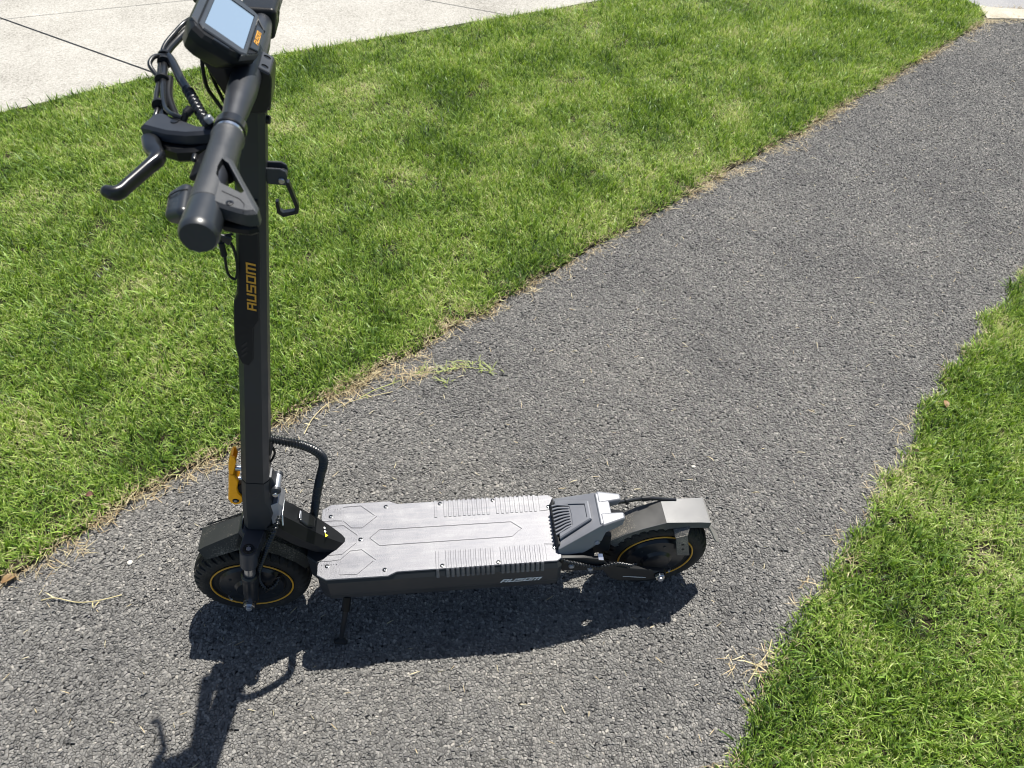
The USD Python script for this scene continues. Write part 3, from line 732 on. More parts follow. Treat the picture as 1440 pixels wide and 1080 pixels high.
fr = (np.array([0.1750, -0.0105, 0.2705]) + nrm * 0.0006, np.array([0.6, 0, -0.8]), np.array([0.0, 1.0, 0.0]), nrm)
part(neck, 'warning_sticker', slab([(-0.001, -0.008), (0.006, -0.0015), (-0.003, 0.000)], -0.0005, 0.0004, 0.0, fr), 'yellow')
part(neck, 'sticker_scrap', cat(slab([(-0.006, 0.002), (-0.002, 0.0015), (0.000, 0.006), (-0.005, 0.0065)], -0.0005, 0.0004, 0.0, fr), slab([(-0.008, 0.010), (-0.004, 0.009), (-0.003, 0.013), (-0.007, 0.014)], -0.0005, 0.0004, 0.0, fr)), 'white')

# cable hoses
hose = spline([(0.1165, 0.0, 0.5755), (0.1240, 0.0, 0.5735), (0.1395, 0.0, 0.5665), (0.1584, 0.002, 0.5560), (0.1743, 0.006, 0.5420), (0.1895, 0.010, 0.5215), (0.1985, 0.014, 0.4960), (0.1955, 0.019, 0.4650), (0.1850, 0.025, 0.4270), (0.1730, 0.031, 0.3810), (0.1630, 0.035, 0.3400), (0.1530, 0.036, 0.2950), (0.1430, 0.035, 0.2550)], 0.0009)
ch = part(S, 'cable_hose', tube(hose, 0.0076, 14, (0.0013, 0.0056, 0)), 'gloss', smooth=60)
part(ch, 'hose_entry', rhull([sp(0.0215, -0.006, 0.585), sp(0.0215, 0.006, 0.585), sp(0.0235, 0.006, 0.545), sp(0.0235, -0.006, 0.545), (0.1235, 0.0, 0.5720)], 0.0045), 'black')
part(S, 'drop_cable', tube(spline([(0.1170, 0.0, 0.5650), (0.1215, -0.003, 0.5500), (0.1215, -0.003, 0.5365), (0.1150, -0.002, 0.5207), (0.1060, 0.0, 0.505)], 0.003), 0.0023, 8), 'black')
spi = spline([(0.1035, -0.030, 0.372), (0.0990, -0.044, 0.371), (0.0905, -0.054, 0.3560), (0.0770, -0.058, 0.3250), (0.0605, -0.058, 0.2850), (0.0428, -0.056, 0.2390), (0.0318, -0.054, 0.2060), (0.0272, -0.053, 0.1715), (0.0305, -0.052, 0.1445), (0.0400, -0.052, 0.1375), (0.0523, -0.050, 0.1460), (0.0620, -0.047, 0.1610), (0.066, -0.040, 0.170)], 0.0009)
part(S, 'front_brake_hose', tube(spi, 0.0040, 12, (0.0017, 0.0088)), 'gloss', smooth=60)

# --- deck
x0, x1 = 0.1535, 0.6600
half = [(0.1560, 0.0510), (0.1545, 0.0560), (0.1550, 0.0790), (0.1740, 0.0910), (0.2990, 0.0915), (0.3170, 0.0835), (0.6500, 0.0830), (0.6600, 0.0760)]
outline = np.array([(x, -y) for x, y in half] + [(x, y) for x, y in half[::-1]] + [(0.2070, 0.004), (0.2070, -0.004)])
body = [(0.1560, 0.0510), (0.1560, 0.0800), (0.1750, 0.0915), (0.6520, 0.0915), (0.6600, 0.0850)]
bo = np.array([(x, -y) for x, y in body] + [(x, y) for x, y in body[::-1]] + [(0.200, 0.006), (0.200, -0.006)])
def shrink(p, c):
    return inset(np.asarray(p)[::1] if area2(np.asarray(p)) > 0 else np.asarray(p)[::-1], c)
def ring3(p, z):
    return np.column_stack([p, np.full(len(p), z)])
bo = bo if area2(bo) > 0 else bo[::-1]
def capped(rings):
    """Loft whose end caps are triangulated, for outlines with notches."""
    m = loft(rings); k, n = np.asarray(rings).shape[:2]
    keep = np.ones(len(m.faces), bool); keep[-2 * n:] = False
    p = np.asarray(rings)[0][:, :2]; q = np.asarray(rings)[-1][:, :2]
    f = [m.faces[keep]]
    for pts, off, up in ((p, 0, -1), (q, (k - 1) * n, 1)):
        t = mapbox_earcut.triangulate_float64(np.ascontiguousarray(pts), np.array([n], np.uint32)).reshape(-1, 3).astype(int)
        a = np.cross(pts[t[:, 1]] - pts[t[:, 0]], pts[t[:, 2]] - pts[t[:, 0]]) * up
        t[a < 0] = t[a < 0][:, ::-1]
        f.append(t + off)
    return tri(m.vertices, np.vstack(f))
deck = part(S, 'deck', capped([ring3(shrink(bo, 0.0120), 0.1365), ring3(shrink(bo, 0.0030), 0.1400), ring3(shrink(bo, 0.0015), 0.1585), ring3(shrink(bo, 0.0), 0.1625), ring3(shrink(bo, 0.0), 0.2110), ring3(shrink(bo, 0.0075), 0.2215)]), 'deck', smooth=12)

def cs(poly):
    gs = getattr(poly, 'geoms', [poly])
    return m3.CrossSection([np.array(g.exterior.coords)[:-1] for g in gs] + [np.array(i.coords)[:-1][::-1] for g in gs for i in g.interiors], m3.FillRule.EvenOdd)
def to_man(t):
    return m3.Manifold(m3.Mesh(np.asarray(t.vertices, np.float32), np.asarray(t.faces, np.uint32)))
plate_m = to_man(slab(outline, 0.2217, 0.2262, 0.0011))
lines = [[(0.2590, 0.0), (0.2800, 0.0190), (0.5615, 0.0185), (0.5830, 0.0), (0.5610, -0.0185), (0.2800, -0.0195), (0.2590, 0.0)]]
for s in (1, -1):
    lines += [[(0.200, 0.082 * s), (0.201, 0.047 * s), (0.220, 0.0280 * s), (0.243, 0.0265 * s), (0.273, 0.0530 * s)], [(0.201, 0.082 * s), (0.237, 0.083 * s), (0.268, 0.0555 * s)],
              [(0.155, 0.0490 * s), (0.184, 0.0485 * s), (0.199, 0.0470 * s)], [(0.168, 0.0350 * s), (0.203, 0.0350 * s), (0.232, 0.0095 * s)],
              [(0.402, 0.082 * s), (0.402, 0.041 * s)], [(0.6275, 0.082 * s), (0.6275, 0.0415 * s), (0.652, 0.0435 * s)]]
lines.append([(0.2320, 0.0095), (0.2320, -0.0095)])
gro = shapely.union_all([LineString(l).buffer(0.00085, cap_style=2, join_style=2) for l in lines])
for s in (1, -1):
    for x in (0.163, 0.1685, 0.1825, 0.188, 0.1935):
        gro = gro.union(shapely.box(x - 0.0009, min(0.056 * s, 0.079 * s), x + 0.0009, max(0.056 * s, 0.079 * s)))
plate_m = plate_m - cs(gro).extrude(0.004).translate([0, 0, 0.2249])
BOLTS = [(0.1745, 0.0600), (0.2920, 0.0770), (0.4100, 0.0765), (0.5265, 0.0770), (0.6480, 0.0515)]
bl = [(x, s * y) for x, y in BOLTS for s in (-1, 1)] + [(0.2401, -0.0015)]
for x, y in bl:
    plate_m = plate_m - m3.CrossSection.circle(0.0048, 24).extrude(0.004).translate([x, y, 0.2247])
plate = part(deck, 'deck_plate', as_tri(plate_m), 'plate', 'silver grey ribbed top plate')
for x, y in bl:
    b = part(deck, 'deck_bolt', cat(lathe([(0.0026, 0.2246), (0.0046, 0.2246), (0.0045, 0.2259), (0.0030, 0.2262), (0.0022, 0.2250)], (x, y, 0), (0, 0, 1), 20)), 'gloss')
    part(b, 'bolt_centre', rod((x, y, 0.2246), (x, y, 0.2263), 0.0019, 12, 0.0004), 'steel')
for s in (-1, 1):
    for k in range(22):
        x = 0.4000 + 0.0104 * k
        if min(abs(x - 0.4100), abs(x - 0.5265)) < 0.0075 or x > 0.624:
            continue
        pr = [(-0.0405 * 1, 0.2256), (-0.0415, 0.2275), (-0.0835, 0.2275), (-0.0868, 0.2245), (-0.0935, 0.2075), (-0.0905, 0.2060), (-0.083, 0.2200)]
        m = slab([(a * -s, b) for a, b in pr], x - 0.0031, x + 0.0031, 0.0006, ([0, 0, 0], [0, 1, 0], [0, 0, 1], [1, 0, 0]))
        part(deck, 'grip_rib', m, 'plate')

# letters drawn as bars
def letters(h, weight=0.2, slant=0.22, w=0.86, gap=0.16):
    B = shapely.box
    t = weight
    A = [B(0, 0, t, 1), B(0, 1 - t * 0.85, w, 1), B(w - t, 0, w, 1), B(0.0, 0.36, w, 0.36 + t * 0.85)]
    U = [B(0, 0, t, 1), B(w - t, 0, w, 1), B(0, 0, w, t * 0.85)]
    Ss = [B(0, 1 - t * 0.85, w, 1), B(0, 0.42, t, 1), B(0, 0.42, w, 0.42 + t * 0.85), B(w - t, 0, w, 0.55), B(0, 0, w, t * 0.85)]
    O = [B(0, 0, t, 1), B(w - t, 0, w, 1), B(0, 0, w, t * 0.85), B(0, 1 - t * 0.85, w, 1)]
    wm = w * 1.35
    Mm = [B(0, 0, t, 1), B(wm - t, 0, wm, 1), B(wm / 2 - t / 2, 0, wm / 2 + t / 2, 1), B(0, 1 - t * 0.85, wm, 1)]
    x, out = 0.0, []
    for g, ww in ((A, w), (U, w), (Ss, w), (O, w), (Mm, wm)):
        q = shapely.affinity.translate(shapely.union_all(g), x, 0)
        out.append(q); x += ww + gap
    x -= gap
    return [shapely.affinity.affine_transform(q, [h, h * slant, 0, h, 0, 0]) for q in out], x * h
import shapely.affinity
def brand(frame, h, width, depth=0.0004, **kw):
    gl, wd = letters(h, **kw)
    k = width / wd
    ms = []
    for q in gl:
        q = shapely.affinity.scale(q, k, 1, origin=(0, 0))
        for g in getattr(q, 'geoms', [q]):
            ms.append(place(as_tri(cs(g).extrude(depth)), frame))
    return cat(*ms)
part(deck, 'brand_lettering', brand(([0.5300, -0.0917, 0.1660], [1, 0, 0], [0, 0, 1], [0, -1, 0]), 0.0125, 0.083, slant=0.45), 'grey_print', smooth=False)

# kickstand
ks = part(S, 'kickstand', lathe([(0.0058, 0), (0.0062, 0.002), (0.0052, 0.10), (0.0052, 0.118)], (0.2015, -0.100, 0.1140), np.array([-0.0245, -0.019, -0.112]), 20), 'black')
part(ks, 'kickstand_sleeve', rod((0.2062, -0.084, 0.142), (0.2005, -0.1005, 0.109), 0.0088, 20), 'black')
part(ks, 'kickstand_foot', rhull([(0.1755, -0.122, 0.0075), (0.1800, -0.118, 0.0120), (0.1690, -0.122, 0.0065), (0.1865, -0.124, 0.0065)], 0.0062), 'black')

# --- rear foot rest
fd = np.array([0.916, 0, 0.401]); fn = np.array([-0.401, 0, 0.916])
F0 = np.array([0.6550, 0, 0.2450])
rest_p = part(S, 'foot_rest', rhull(sym([(0.6570, -0.0610, 0.2360), (0.6590, -0.0640, 0.2180), (0.6620, -0.0480, 0.2440), (0.7490, -0.0385, 0.2845), (0.7560, -0.0410, 0.2770), (0.7450, -0.0500, 0.2440), (0.7100, -0.0590, 0.2180), (0.6700, -0.0600, 0.2050), (0.7300, -0.0480, 0.2150)]), 0.0030), 'rest', 'blue grey kicked up foot rest', smooth=22)
for s in (-1, 1):
    part(rest_p, 'rest_prong', rhull([(0.7500, 0.0170 * s, 0.2835), (0.7500, 0.0385 * s, 0.2830), (0.7905, 0.0200 * s, 0.2870), (0.7905, 0.0275 * s, 0.2865), (0.7470, 0.0170 * s, 0.2660), (0.7480, 0.0420 * s, 0.2640), (0.7880, 0.0220 * s, 0.2720), (0.7880, 0.0290 * s, 0.2710)], 0.0056), 'rest', smooth=30)
part(rest_p, 'rest_bridge', rhull([(0.745, -0.036, 0.2845), (0.745, 0.036, 0.2845), (0.7665, -0.020, 0.2855), (0.7665, 0.020, 0.2855), (0.745, -0.036, 0.268), (0.745, 0.036, 0.268), (0.766, -0.02, 0.270), (0.766, 0.02, 0.270)], 0.0035), 'rest')
FR = (F0 + fn * 0.0032, fd, np.array([0, 1.0, 0]), fn)
part(rest_p, 'raised_bezel', as_tri(to_man(slab([(0.006, -0.0475), (0.0805, -0.0222), (0.0805, 0.0222), (0.006, 0.0475)], -0.002, 0.0062, 0.0022, FR)) - to_man(slab([(-0.004, -0.0405), (0.0725, -0.0170), (0.0725, 0.0170), (-0.004, 0.0405)], 0.0022, 0.02, 0.0, FR))), 'rest')
part(rest_p, 'vent_panel', slab([(0.0005, -0.0385), (0.034, -0.0310), (0.034, 0.0310), (0.0005, 0.0385)], -0.0005, 0.0028, 0.0005, FR), 'black')
part(rest_p, 'inner_panel', slab([(0.0300, -0.0300), (0.0375, -0.0225), (0.0395, 0.0), (0.0375, 0.0225), (0.0300, 0.0300), (0.0715, 0.0160), (0.0715, -0.0160)], 0.0005, 0.0036, 0.0006, FR), 'rest')
for k in range(9):
    y = -0.0335 + 0.0067 * 1.25 * k
    if abs(y) > 0.036:
        continue
    yy = y * 0.86
    c = [(0.001, y * 1.05), (0.012, y * 1.0 + 0.0012), (0.024, yy + 0.0014), (0.034, yy * 0.9)]
    ln = LineString(c).buffer(0.0021, cap_style=1)
    part(rest_p, 'vent_slat', slab(np.array(ln.simplify(0.0001).exterior.coords)[:-1], 0.002, 0.0062, 0.0007, FR), 'rest')
part(rest_p, 'rest_bolt', cat(rod((0.7365, -0.0440, 0.2395), (0.7375, -0.0560, 0.2385), 0.0068, 20), ), 'dull_steel')
part(rest_p, 'rest_gasket', slab_y([(0.6500, 0.2263), (0.6545, 0.2480), (0.6580, 0.2470), (0.6580, 0.2150), (0.6500, 0.2150)], -0.0570, 0.0570, 0.001), 'black')
part(rest_p, 'rest_support', cat(slab_y([(0.660, 0.225), (0.745, 0.245), (0.772, 0.236), (0.775, 0.176), (0.660, 0.155)], -0.040, 0.040, 0.002)), 'black')

# swing arms
for s in (-1, 1):
    y0, y1 = (-0.0765, -0.0665) if s < 0 else (0.0665, 0.0765)
    th = np.linspace(1.2, -1.7, 12)
    tip = [(WB + 0.0155 * math.cos(t), WZ + 0.0155 * math.sin(t) * 1.0) for t in th]
    pts = [(0.655, 0.2230), (0.7080, 0.2170), (0.7500, 0.2050), (0.7640, 0.1830), (0.8150, 0.1590), (0.8750, 0.1420)] + tip + [(0.8600, 0.1000), (0.7980, 0.1085), (0.7750, 0.1225), (0.7560, 0.1590), (0.7300, 0.1620), (0.6640, 0.1690)]
    arm = part(S, 'swing_arm', slab_y(pts, y0, y1, 0.0015), 'black')
    if s < 0:
        for x, z in ((0.6835, 0.1915), (0.7262, 0.1740)):
            part(arm, 'arm_bolt', lathe([(0.0068, 0), (0.0072, 0.002), (0.0052, 0.0055), (0.002, 0.0062)], (x, -0.0765, z), (0, -1, 0), 20), 'dull_steel')
        part(arm, 'printed_line', slab_y([(0.8050, 0.1268), (0.8585, 0.1155), (0.8583, 0.1139), (0.8049, 0.1252)], -0.0769, -0.0763, 0.0), 'grey_print', smooth=False)
        part(arm, 'edge_plate', slab_y([(0.741, 0.2085), (0.752, 0.2055), (0.7515, 0.2035), (0.7405, 0.2065)], -0.0775, -0.062, 0.0004), 'steel')
    part(arm, 'arm_mount', slab_y([(0.652, 0.218), (0.700, 0.218), (0.735, 0.20), (0.735, 0.17), (0.652, 0.165)], min(y0, y1) + 0.012 if s < 0 else y0 - 0.045, y1 + 0.045 if s < 0 else y1 - 0.012, 0.002), 'black')
rh = spline([(0.655, -0.070, 0.2200), (0.6690, -0.0805, 0.2165), (0.6880, -0.082, 0.2090), (0.7113, -0.082, 0.1965), (0.7349, -0.081, 0.1865), (0.7558, -0.080, 0.1855), (0.7730, -0.078, 0.1865), (0.7865, -0.076, 0.1830), (0.8020, -0.073, 0.1715), (0.8200, -0.068, 0.1560), (0.835, -0.060, 0.147)], 0.0009)
part(S, 'rear_brake_hose', tube(rh, 0.0037, 12, (0.0014, 0.0075)), 'gloss', smooth=60)

# rear mudguard
rm = part(S, 'rear_mudguard', guard([(0.8905, 0.2592), (0.9150, 0.2590), (0.9650, 0.2560), (0.9870, 0.2535)], (0.0290, 0.0325), (0.0310, 0.0340), (0.021, 0.018)), 'guard', 'worn bare metal rear of the mudguard', smooth=15)
part(rm, 'front_section', guard([(0.7690, 0.1950), (0.7790, 0.2060), (0.8060, 0.2240), (0.8428, 0.2402), (0.8905, 0.2590)], (0.0290, 0.0275, 0.029), (0.0330, 0.0325, 0.0310), (0.046, 0.043, 0.027)), 'guard_front', 'dusty black front of the mudguard', smooth=15)
part(rm, 'front_edge', tube([(0.7710, -0.0315, 0.1990), (0.7790, -0.0312, 0.2070), (0.8060, -0.0303, 0.2248), (0.8428, -0.0292, 0.2410), (0.8895, -0.0298, 0.2592)], 0.0011, 8), 'guard')
part(rm, 'end_plate', slab([(-0.0325, 0.0), (0.0325, 0.0), (0.034, -0.018), (0.026, -0.030), (-0.026, -0.030), (-0.034, -0.018)], 0.0, 0.0025, 0.0006, (np.array([0.9870, 0, 0.2534]), [0, 1, 0], [0.10, 0, 0.995], [0.995, 0, -0.10])), 'guard_front')
flap = [(0.988, 0.228), (0.997, 0.212), (1.006, 0.193), (1.015, 0.172), (1.026, 0.150), (1.040, 0.132)]
rg = [[(x, -w, z), (x, w, z), (x + 0.0022, w, z + 0.0012), (x + 0.0022, -w, z + 0.0012)] for (x, z), w in zip(flap, (0.026, 0.026, 0.025, 0.023, 0.019, 0.012))]
part(rm, 'mud_flap', loft(rg), 'beige')
bk = part(rm, 'guard_bracket', cat(slab_y([(0.9125, 0.2260), (0.9375, 0.2330), (0.9590, 0.1470), (0.9295, 0.1520)], -0.0480, -0.0450, 0.0007), rhull([(0.9100, -0.033, 0.2370), (0.9430, -0.033, 0.2420), (0.9125, -0.0455, 0.2255), (0.9375, -0.0455, 0.2325)], 0.0014)), 'guard_front')
for x, z in ((0.9340, 0.1960), (0.9385, 0.1760)):
    part(bk, 'bracket_bolt', rod((x, -0.0485, z), (x, -0.0475, z), 0.0036, 14, 0.0003), 'black')
rc = part(S, 'tail_cable', cat(tube(spline([(0.770, 0.026, 0.262), (0.7907, 0.030, 0.2580), (0.8198, 0.032, 0.2600), (0.8391, 0.033, 0.2620), (0.8620, 0.033, 0.2640), (0.900, 0.030, 0.2600), (0.925, 0.028, 0.257)], 0.004), 0.0042, 10)), 'gloss')
part(rc, 'cable_ring', lathe([(0.0042, -0.003), (0.0085, -0.003), (0.0085, 0.003), (0.0042, 0.003)], (0.8150, 0.0318, 0.2597), (1, 0.05, 0.08), 20), 'black')
part(rc, 'cable_end', rod((0.848, 0.033, 0.263), (0.868, 0.033, 0.2645), 0.0062, 14), 'black')

# --- handlebar
BX, BZ = 0.2256, 1.2417
bar = lathe([(0.0108, -0.305), (0.0110, -0.150), (0.0112, -0.128), (0.0135, -0.095), (0.0158, -0.060), (0.0159, 0.060), (0.0135, 0.095), (0.0112, 0.128), (0.0110, 0.150), (0.0108, 0.305)], (BX, 0, BZ), (0, 1, 0), 40)
hbar = part(S, 'handlebar', bar, 'alloy')
part(S, 'stem_clamp', slab_y([(0.2070, 1.2030), (0.2040, 1.2400), (0.2130, 1.2570), (0.2310, 1.2590), (0.2400, 1.2490), (0.2510, 1.2425), (0.2520, 1.2360), (0.2450, 1.2060), (0.2380, 1.1960), (0.2120, 1.1960)], -0.0215, 0.0215, 0.0015), 'gloss')
pn = np.array([0.5097, 0, 0.8603]); pd = np.array([0.8603, 0, -0.5097]); pc = np.array([0.24420, 0, 1.24530])
cp = part(S, 'clamp_plate', as_tri(to_man(slab([(-0.0068, -0.0205), (0.0068, -0.0205), (0.0068, 0.0205), (-0.0068, 0.0205)], -0.006, 0.0022, 0.0010, (pc, pd, [0, 1, 0], pn)))
     - m3.Manifold.batch_boolean([to_man(rod(pc + np.array([0, y, 0]) - pn * 0.0015, pc + np.array([0, y, 0]) + pn * 0.01, 0.0042, 20)) for y in (-0.0115, 0.0115)], m3.OpType.Add)), 'alloy')
for y in (-0.0115, 0.0115):
    b = part(cp, 'clamp_bolt', lathe([(0.0018, -0.0012), (0.0034, -0.0012), (0.0034, 0.0008), (0.0019, 0.0010), (0.0016, -0.0008)], pc + np.array([0, y, 0]), pn, 16), 'gloss')
for z in (1.1985, 1.1810):
    part(S, 'stem_bolt', lathe([(0.0052, 0), (0.0052, 0.006), (0.0035, 0.0072)], sp(0.0165, 0.0, z), E1, 18), 'gloss')

WING_HOLE = Polygon([(0.2332, -0.2193), (0.2385, -0.2240), (0.2575, -0.2660), (0.2560, -0.2690), (0.2378, -0.2570), (0.2325, -0.2460), (0.2318, -0.2330)]).buffer(0.0006)
def grip(s):
    o = np.array([BX, 0, BZ]); a = np.array([0, -1.0 * s, 0])
    nm = 'left' if s > 0 else 'right'
    gm = lathe([(0.0125, 0.1555), (0.0160, 0.1560), (0.0165, 0.1600), (0.0152, 0.1650), (0.0155, 0.2), (0.0160, 0.255), (0.0163, 0.2775), (0.0155, 0.2785)], o, a, 40)
    if s > 0:
        gm = as_tri(to_man(gm) - cs(WING_HOLE).extrude(0.09).translate([0, 0, 1.20]))
    g = part(S, 'hand_grip', gm, 'grip')
    part(g, 'grip_cap', lathe([(0.0150, 0.2780), (0.0163, 0.2788), (0.0168, 0.293), (0.0173, 0.3150), (0.0168, 0.3195), (0.0150, 0.3226)], o, a, 40), 'cap')
    part(g, 'inner_ring', lathe([(0.0118, 0.1490), (0.0146, 0.1492), (0.0146, 0.1550), (0.0118, 0.1552)], o, a, 36), 'steel' if s > 0 else 'gloss')
    cl = part(g, 'clamp_ring', lathe([(0.0116, 0.1330), (0.0152, 0.1332), (0.0160, 0.1345), (0.0160, 0.1465), (0.0152, 0.1478), (0.0116, 0.1480)], o, a, 36), 'gloss')
    part(cl, 'clamp_screw', rod((BX - 0.0165, -s * 0.1400, BZ + 0.008), (BX - 0.0200, -s * 0.1400, BZ + 0.014), 0.0042, 14), 'dull_steel')
    return g
gl = grip(1)
gr = grip(-1)
# palm wing with its triangular opening on the near grip
wing_o = [(0.2290, -0.2020), (0.2410, -0.2150), (0.2530, -0.2430), (0.2640, -0.2670), (0.2725, -0.2860), (0.2722, -0.2945), (0.2640, -0.2975), (0.2558, -0.2960), (0.2400, -0.2905), (0.2270, -0.2830), (0.2256, -0.2050)]
wing_z0, wing_z1 = 1.2320, 1.2500
wm = to_man(slab(wing_o, wing_z0, wing_z1, 0.0030)) - cs(WING_HOLE).extrude(0.09).translate([0, 0, 1.20])
wm = as_tri(wm)
wm.vertices[:, 2] += 0.0058 - 0.17 * (wm.vertices[:, 0] - 0.2256)
part(gl, 'palm_wing', wm, 'grip', smooth=40)
part(gl, 'wing_lower_half', slab([(x - 0.002, y) for x, y in wing_o[5:9]] + [(0.2310, -0.2790), (0.2600, -0.2700)], 1.2230, 1.2330, 0.0025), 'black')
part(gl, 'wing_seam', tube([(0.2400, -0.2700, 1.2535), (0.2560, -0.2790, 1.2508), (0.2610, -0.2860, 1.2499), (0.2612, -0.2965, 1.2490)], 0.0004, 6), 'black')
part(gl, 'wing_screw', lathe([(0.0018, 0.0), (0.0036, 0.0), (0.0034, 0.0009), (0.0022, 0.0011), (0.0017, 0.0003)], (0.2490, -0.2868, 1.2516), (0.17, 0, 1), 18), 'gloss')

# brake lever (the near one as the photograph shows it, the far one mirrored)
def brake_lever(s):
    f = (lambda m: m) if s > 0 else mirror
    dz = 0.007
    body = [(0.1360, -0.1330), (0.1440, -0.1080), (0.1545, -0.1075), (0.1650, -0.1150), (0.1810, -0.1260), (0.1940, -0.1350), (0.2120, -0.1345), (0.2120, -0.1475), (0.1965, -0.1500), (0.1830, -0.1510), (0.1640, -0.1470), (0.1500, -0.1400)]
    b = part(S, 'brake_lever', f(slab(body, 1.2290, 1.2440, 0.0030)), 'alloy')
    low = [(0.1400, -0.1340), (0.1560, -0.1180), (0.1850, -0.1290), (0.2060, -0.1380), (0.2050, -0.1480), (0.1900, -0.1580), (0.1720, -0.1590), (0.1560, -0.1500)]
    part(b, 'lever_body', f(slab(low, 1.2150, 1.2300, 0.003)), 'black')
    blade = spline([(0.1450, -0.1390, 1.2310), (0.1500, -0.1560, 1.2310), (0.1570, -0.1690, 1.2310), (0.1585, -0.1770, 1.2310), (0.1530, -0.1890, 1.2300), (0.1470, -0.2030, 1.2295), (0.1400, -0.2190, 1.2290), (0.1360, -0.2280, 1.2285), (0.1310, -0.2320, 1.2290), (0.1250, -0.2300, 1.2295)], 0.003)
    t = np.linspace(0, 1, len(blade))
    hw = np.interp(t, [0, 0.2, 0.45, 0.85, 0.93, 1.0], [0.0096, 0.0088, 0.0053, 0.0047, 0.0053, 0.0048])
    hz = np.interp(t, [0, 0.3, 0.85, 0.95, 1.0], [0.0076, 0.0076, 0.0069, 0.0073, 0.0064])
    tg = np.gradient(blade, axis=0); tg /= np.linalg.norm(tg, axis=1, keepdims=True)
    sd = np.cross(tg, [0, 0, 1.0]); sd /= np.linalg.norm(sd, axis=1, keepdims=True)
    ang = np.linspace(0, 2 * np.pi, 16, endpoint=False)
    sq = lambda c: np.sign(c) * np.abs(c) ** 0.75
    rings = blade[:, None] + sd[:, None] * (hw[:, None] * sq(np.cos(ang)))[..., None] + np.array([0, 0, 1.0]) * (hz[:, None] * sq(np.sin(ang)))[..., None]
    part(b, 'lever_blade', f(loft(rings)), 'gloss', smooth=50)
    part(b, 'lever_tip', f(rhull([(0.1245, -0.2295, 1.2295), (0.1280, -0.2315, 1.2290)], 0.0062)), 'gloss')
    part(b, 'pivot_screw', f(lathe([(0.0042, 0), (0.0040, 0.0012), (0.002, 0.0014)], (0.1690, -0.1270, 1.2438), (0, 0, 1), 18)), 'gloss')
    part(b, 'cable_adjuster', f(cat(rod((0.1520, -0.1120, 1.2370), (0.1505, -0.0960, 1.2385), 0.0042, 16), rod((0.1505, -0.0975, 1.2385), (0.1500, -0.0900, 1.2390), 0.0031, 14))), 'gloss')
    part(b, 'bleed_nipple', f(cat(rod((0.1760, -0.1220, 1.2410), (0.1800, -0.1170, 1.2490), 0.0035, 14), rod((0.1790, -0.1180, 1.2470), (0.1840, -0.1120, 1.2500), 0.0046, 14))), 'black')
    return b
brake_lever(1)
brake_lever(-1)
part(S, 'throttle_housing', cat(rhull(np.array([(BX + dx, y, BZ + dz) for y in (0.126, 0.168) for dx, dz in ((0.012, 0.010), (-0.020, 0.012), (-0.028, -0.010), (0.006, -0.016))]), 0.006), rhull([(BX + 0.013, 0.150, BZ + 0.002), (BX + 0.013, 0.168, BZ + 0.002)], 0.004)), 'black')

# turn signal pods in front of the near grip
po = part(S, 'switch_pod', rhull([(0.1960, -0.1640, 1.2240), (0.1925, -0.1930, 1.2200), (0.2050, -0.1640, 1.2300), (0.2050, -0.1960, 1.2280), (0.2100, -0.1960, 1.2200), (0.2100, -0.1650, 1.2220)], 0.0035), 'black')
part(po, 'pod_button', rhull([(0.1915, -0.1655, 1.2275), (0.1915, -0.1710, 1.2265)], 0.0030), 'gloss')
sg = part(S, 'turn_signal', rhull([(0.1860, -0.2330, 1.2230), (0.1960, -0.2310, 1.2280), (0.1870, -0.2560, 1.2200), (0.1980, -0.2620, 1.2260), (0.2060, -0.2600, 1.2180), (0.2060, -0.2350, 1.2200)], 0.0075), 'cap')
part(sg, 'signal_seam', tube(spline([(0.1800, -0.2400, 1.2280), (0.1850, -0.2400, 1.2318), (0.1930, -0.2390, 1.2352), (0.2000, -0.2370, 1.2350)], 0.002), 0.0006, 6), 'black')

# display
dt = 0.7025
du = np.array([math.cos(dt), 0, -math.sin(dt)]); dn = np.array([math.sin(dt), 0, math.cos(dt)]); dc = np.array([0.2174, 0, 1.2897])
DF = (dc, du, np.array([0, 1.0, 0]), dn)
hx = [(0.0345, -0.0290), (0.0340, 0.0290), (0.0170, 0.0560), (0.0090, 0.0600), (-0.0210, 0.0640), (-0.0330, 0.0580), (-0.0385, 0.0440), (-0.0385, -0.0440), (-0.0330, -0.0600), (-0.0210, -0.0650), (0.0090, -0.0605), (0.0170, -0.0560)]
hx2 = np.array(hx) * 0.80 + [-0.004, 0]
dsp = part(S, 'display', loft([[dc + du * a + np.array([0, b, 0]) + dn * z for a, b in p] for p, z in ((hx2 * 0.9, -0.034), (hx2, -0.030), (np.array(hx) * 0.985, -0.013), (np.array(hx), -0.010), (np.array(hx), -0.003), (np.array(hx) * 0.955, 0.0012))]), 'black', smooth=25)
part(dsp, 'bezel', as_tri(to_man(slab([(0.0235, -0.0500), (0.0235, 0.0500), (0.0160, 0.0545), (-0.0240, 0.0560), (-0.0290, 0.0500), (-0.0290, -0.0500), (-0.0240, -0.0560), (0.0160, -0.0545)], 0.0, 0.0036, 0.0012, DF)) - to_man(slab([(0.0190, -0.0440), (0.0190, 0.0440), (-0.0250, 0.0440), (-0.0250, -0.0440)], 0.0008, 0.02, 0.0, DF))), 'bezel')
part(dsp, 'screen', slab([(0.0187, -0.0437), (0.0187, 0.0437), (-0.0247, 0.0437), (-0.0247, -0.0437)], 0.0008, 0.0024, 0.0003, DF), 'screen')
lp = part(dsp, 'lower_plate', slab([(0.0240, -0.0300), (0.0240, 0.0300), (0.0335, 0.0260), (0.0335, -0.0260)], -0.001, 0.0030, 0.0008, DF), 'cap')
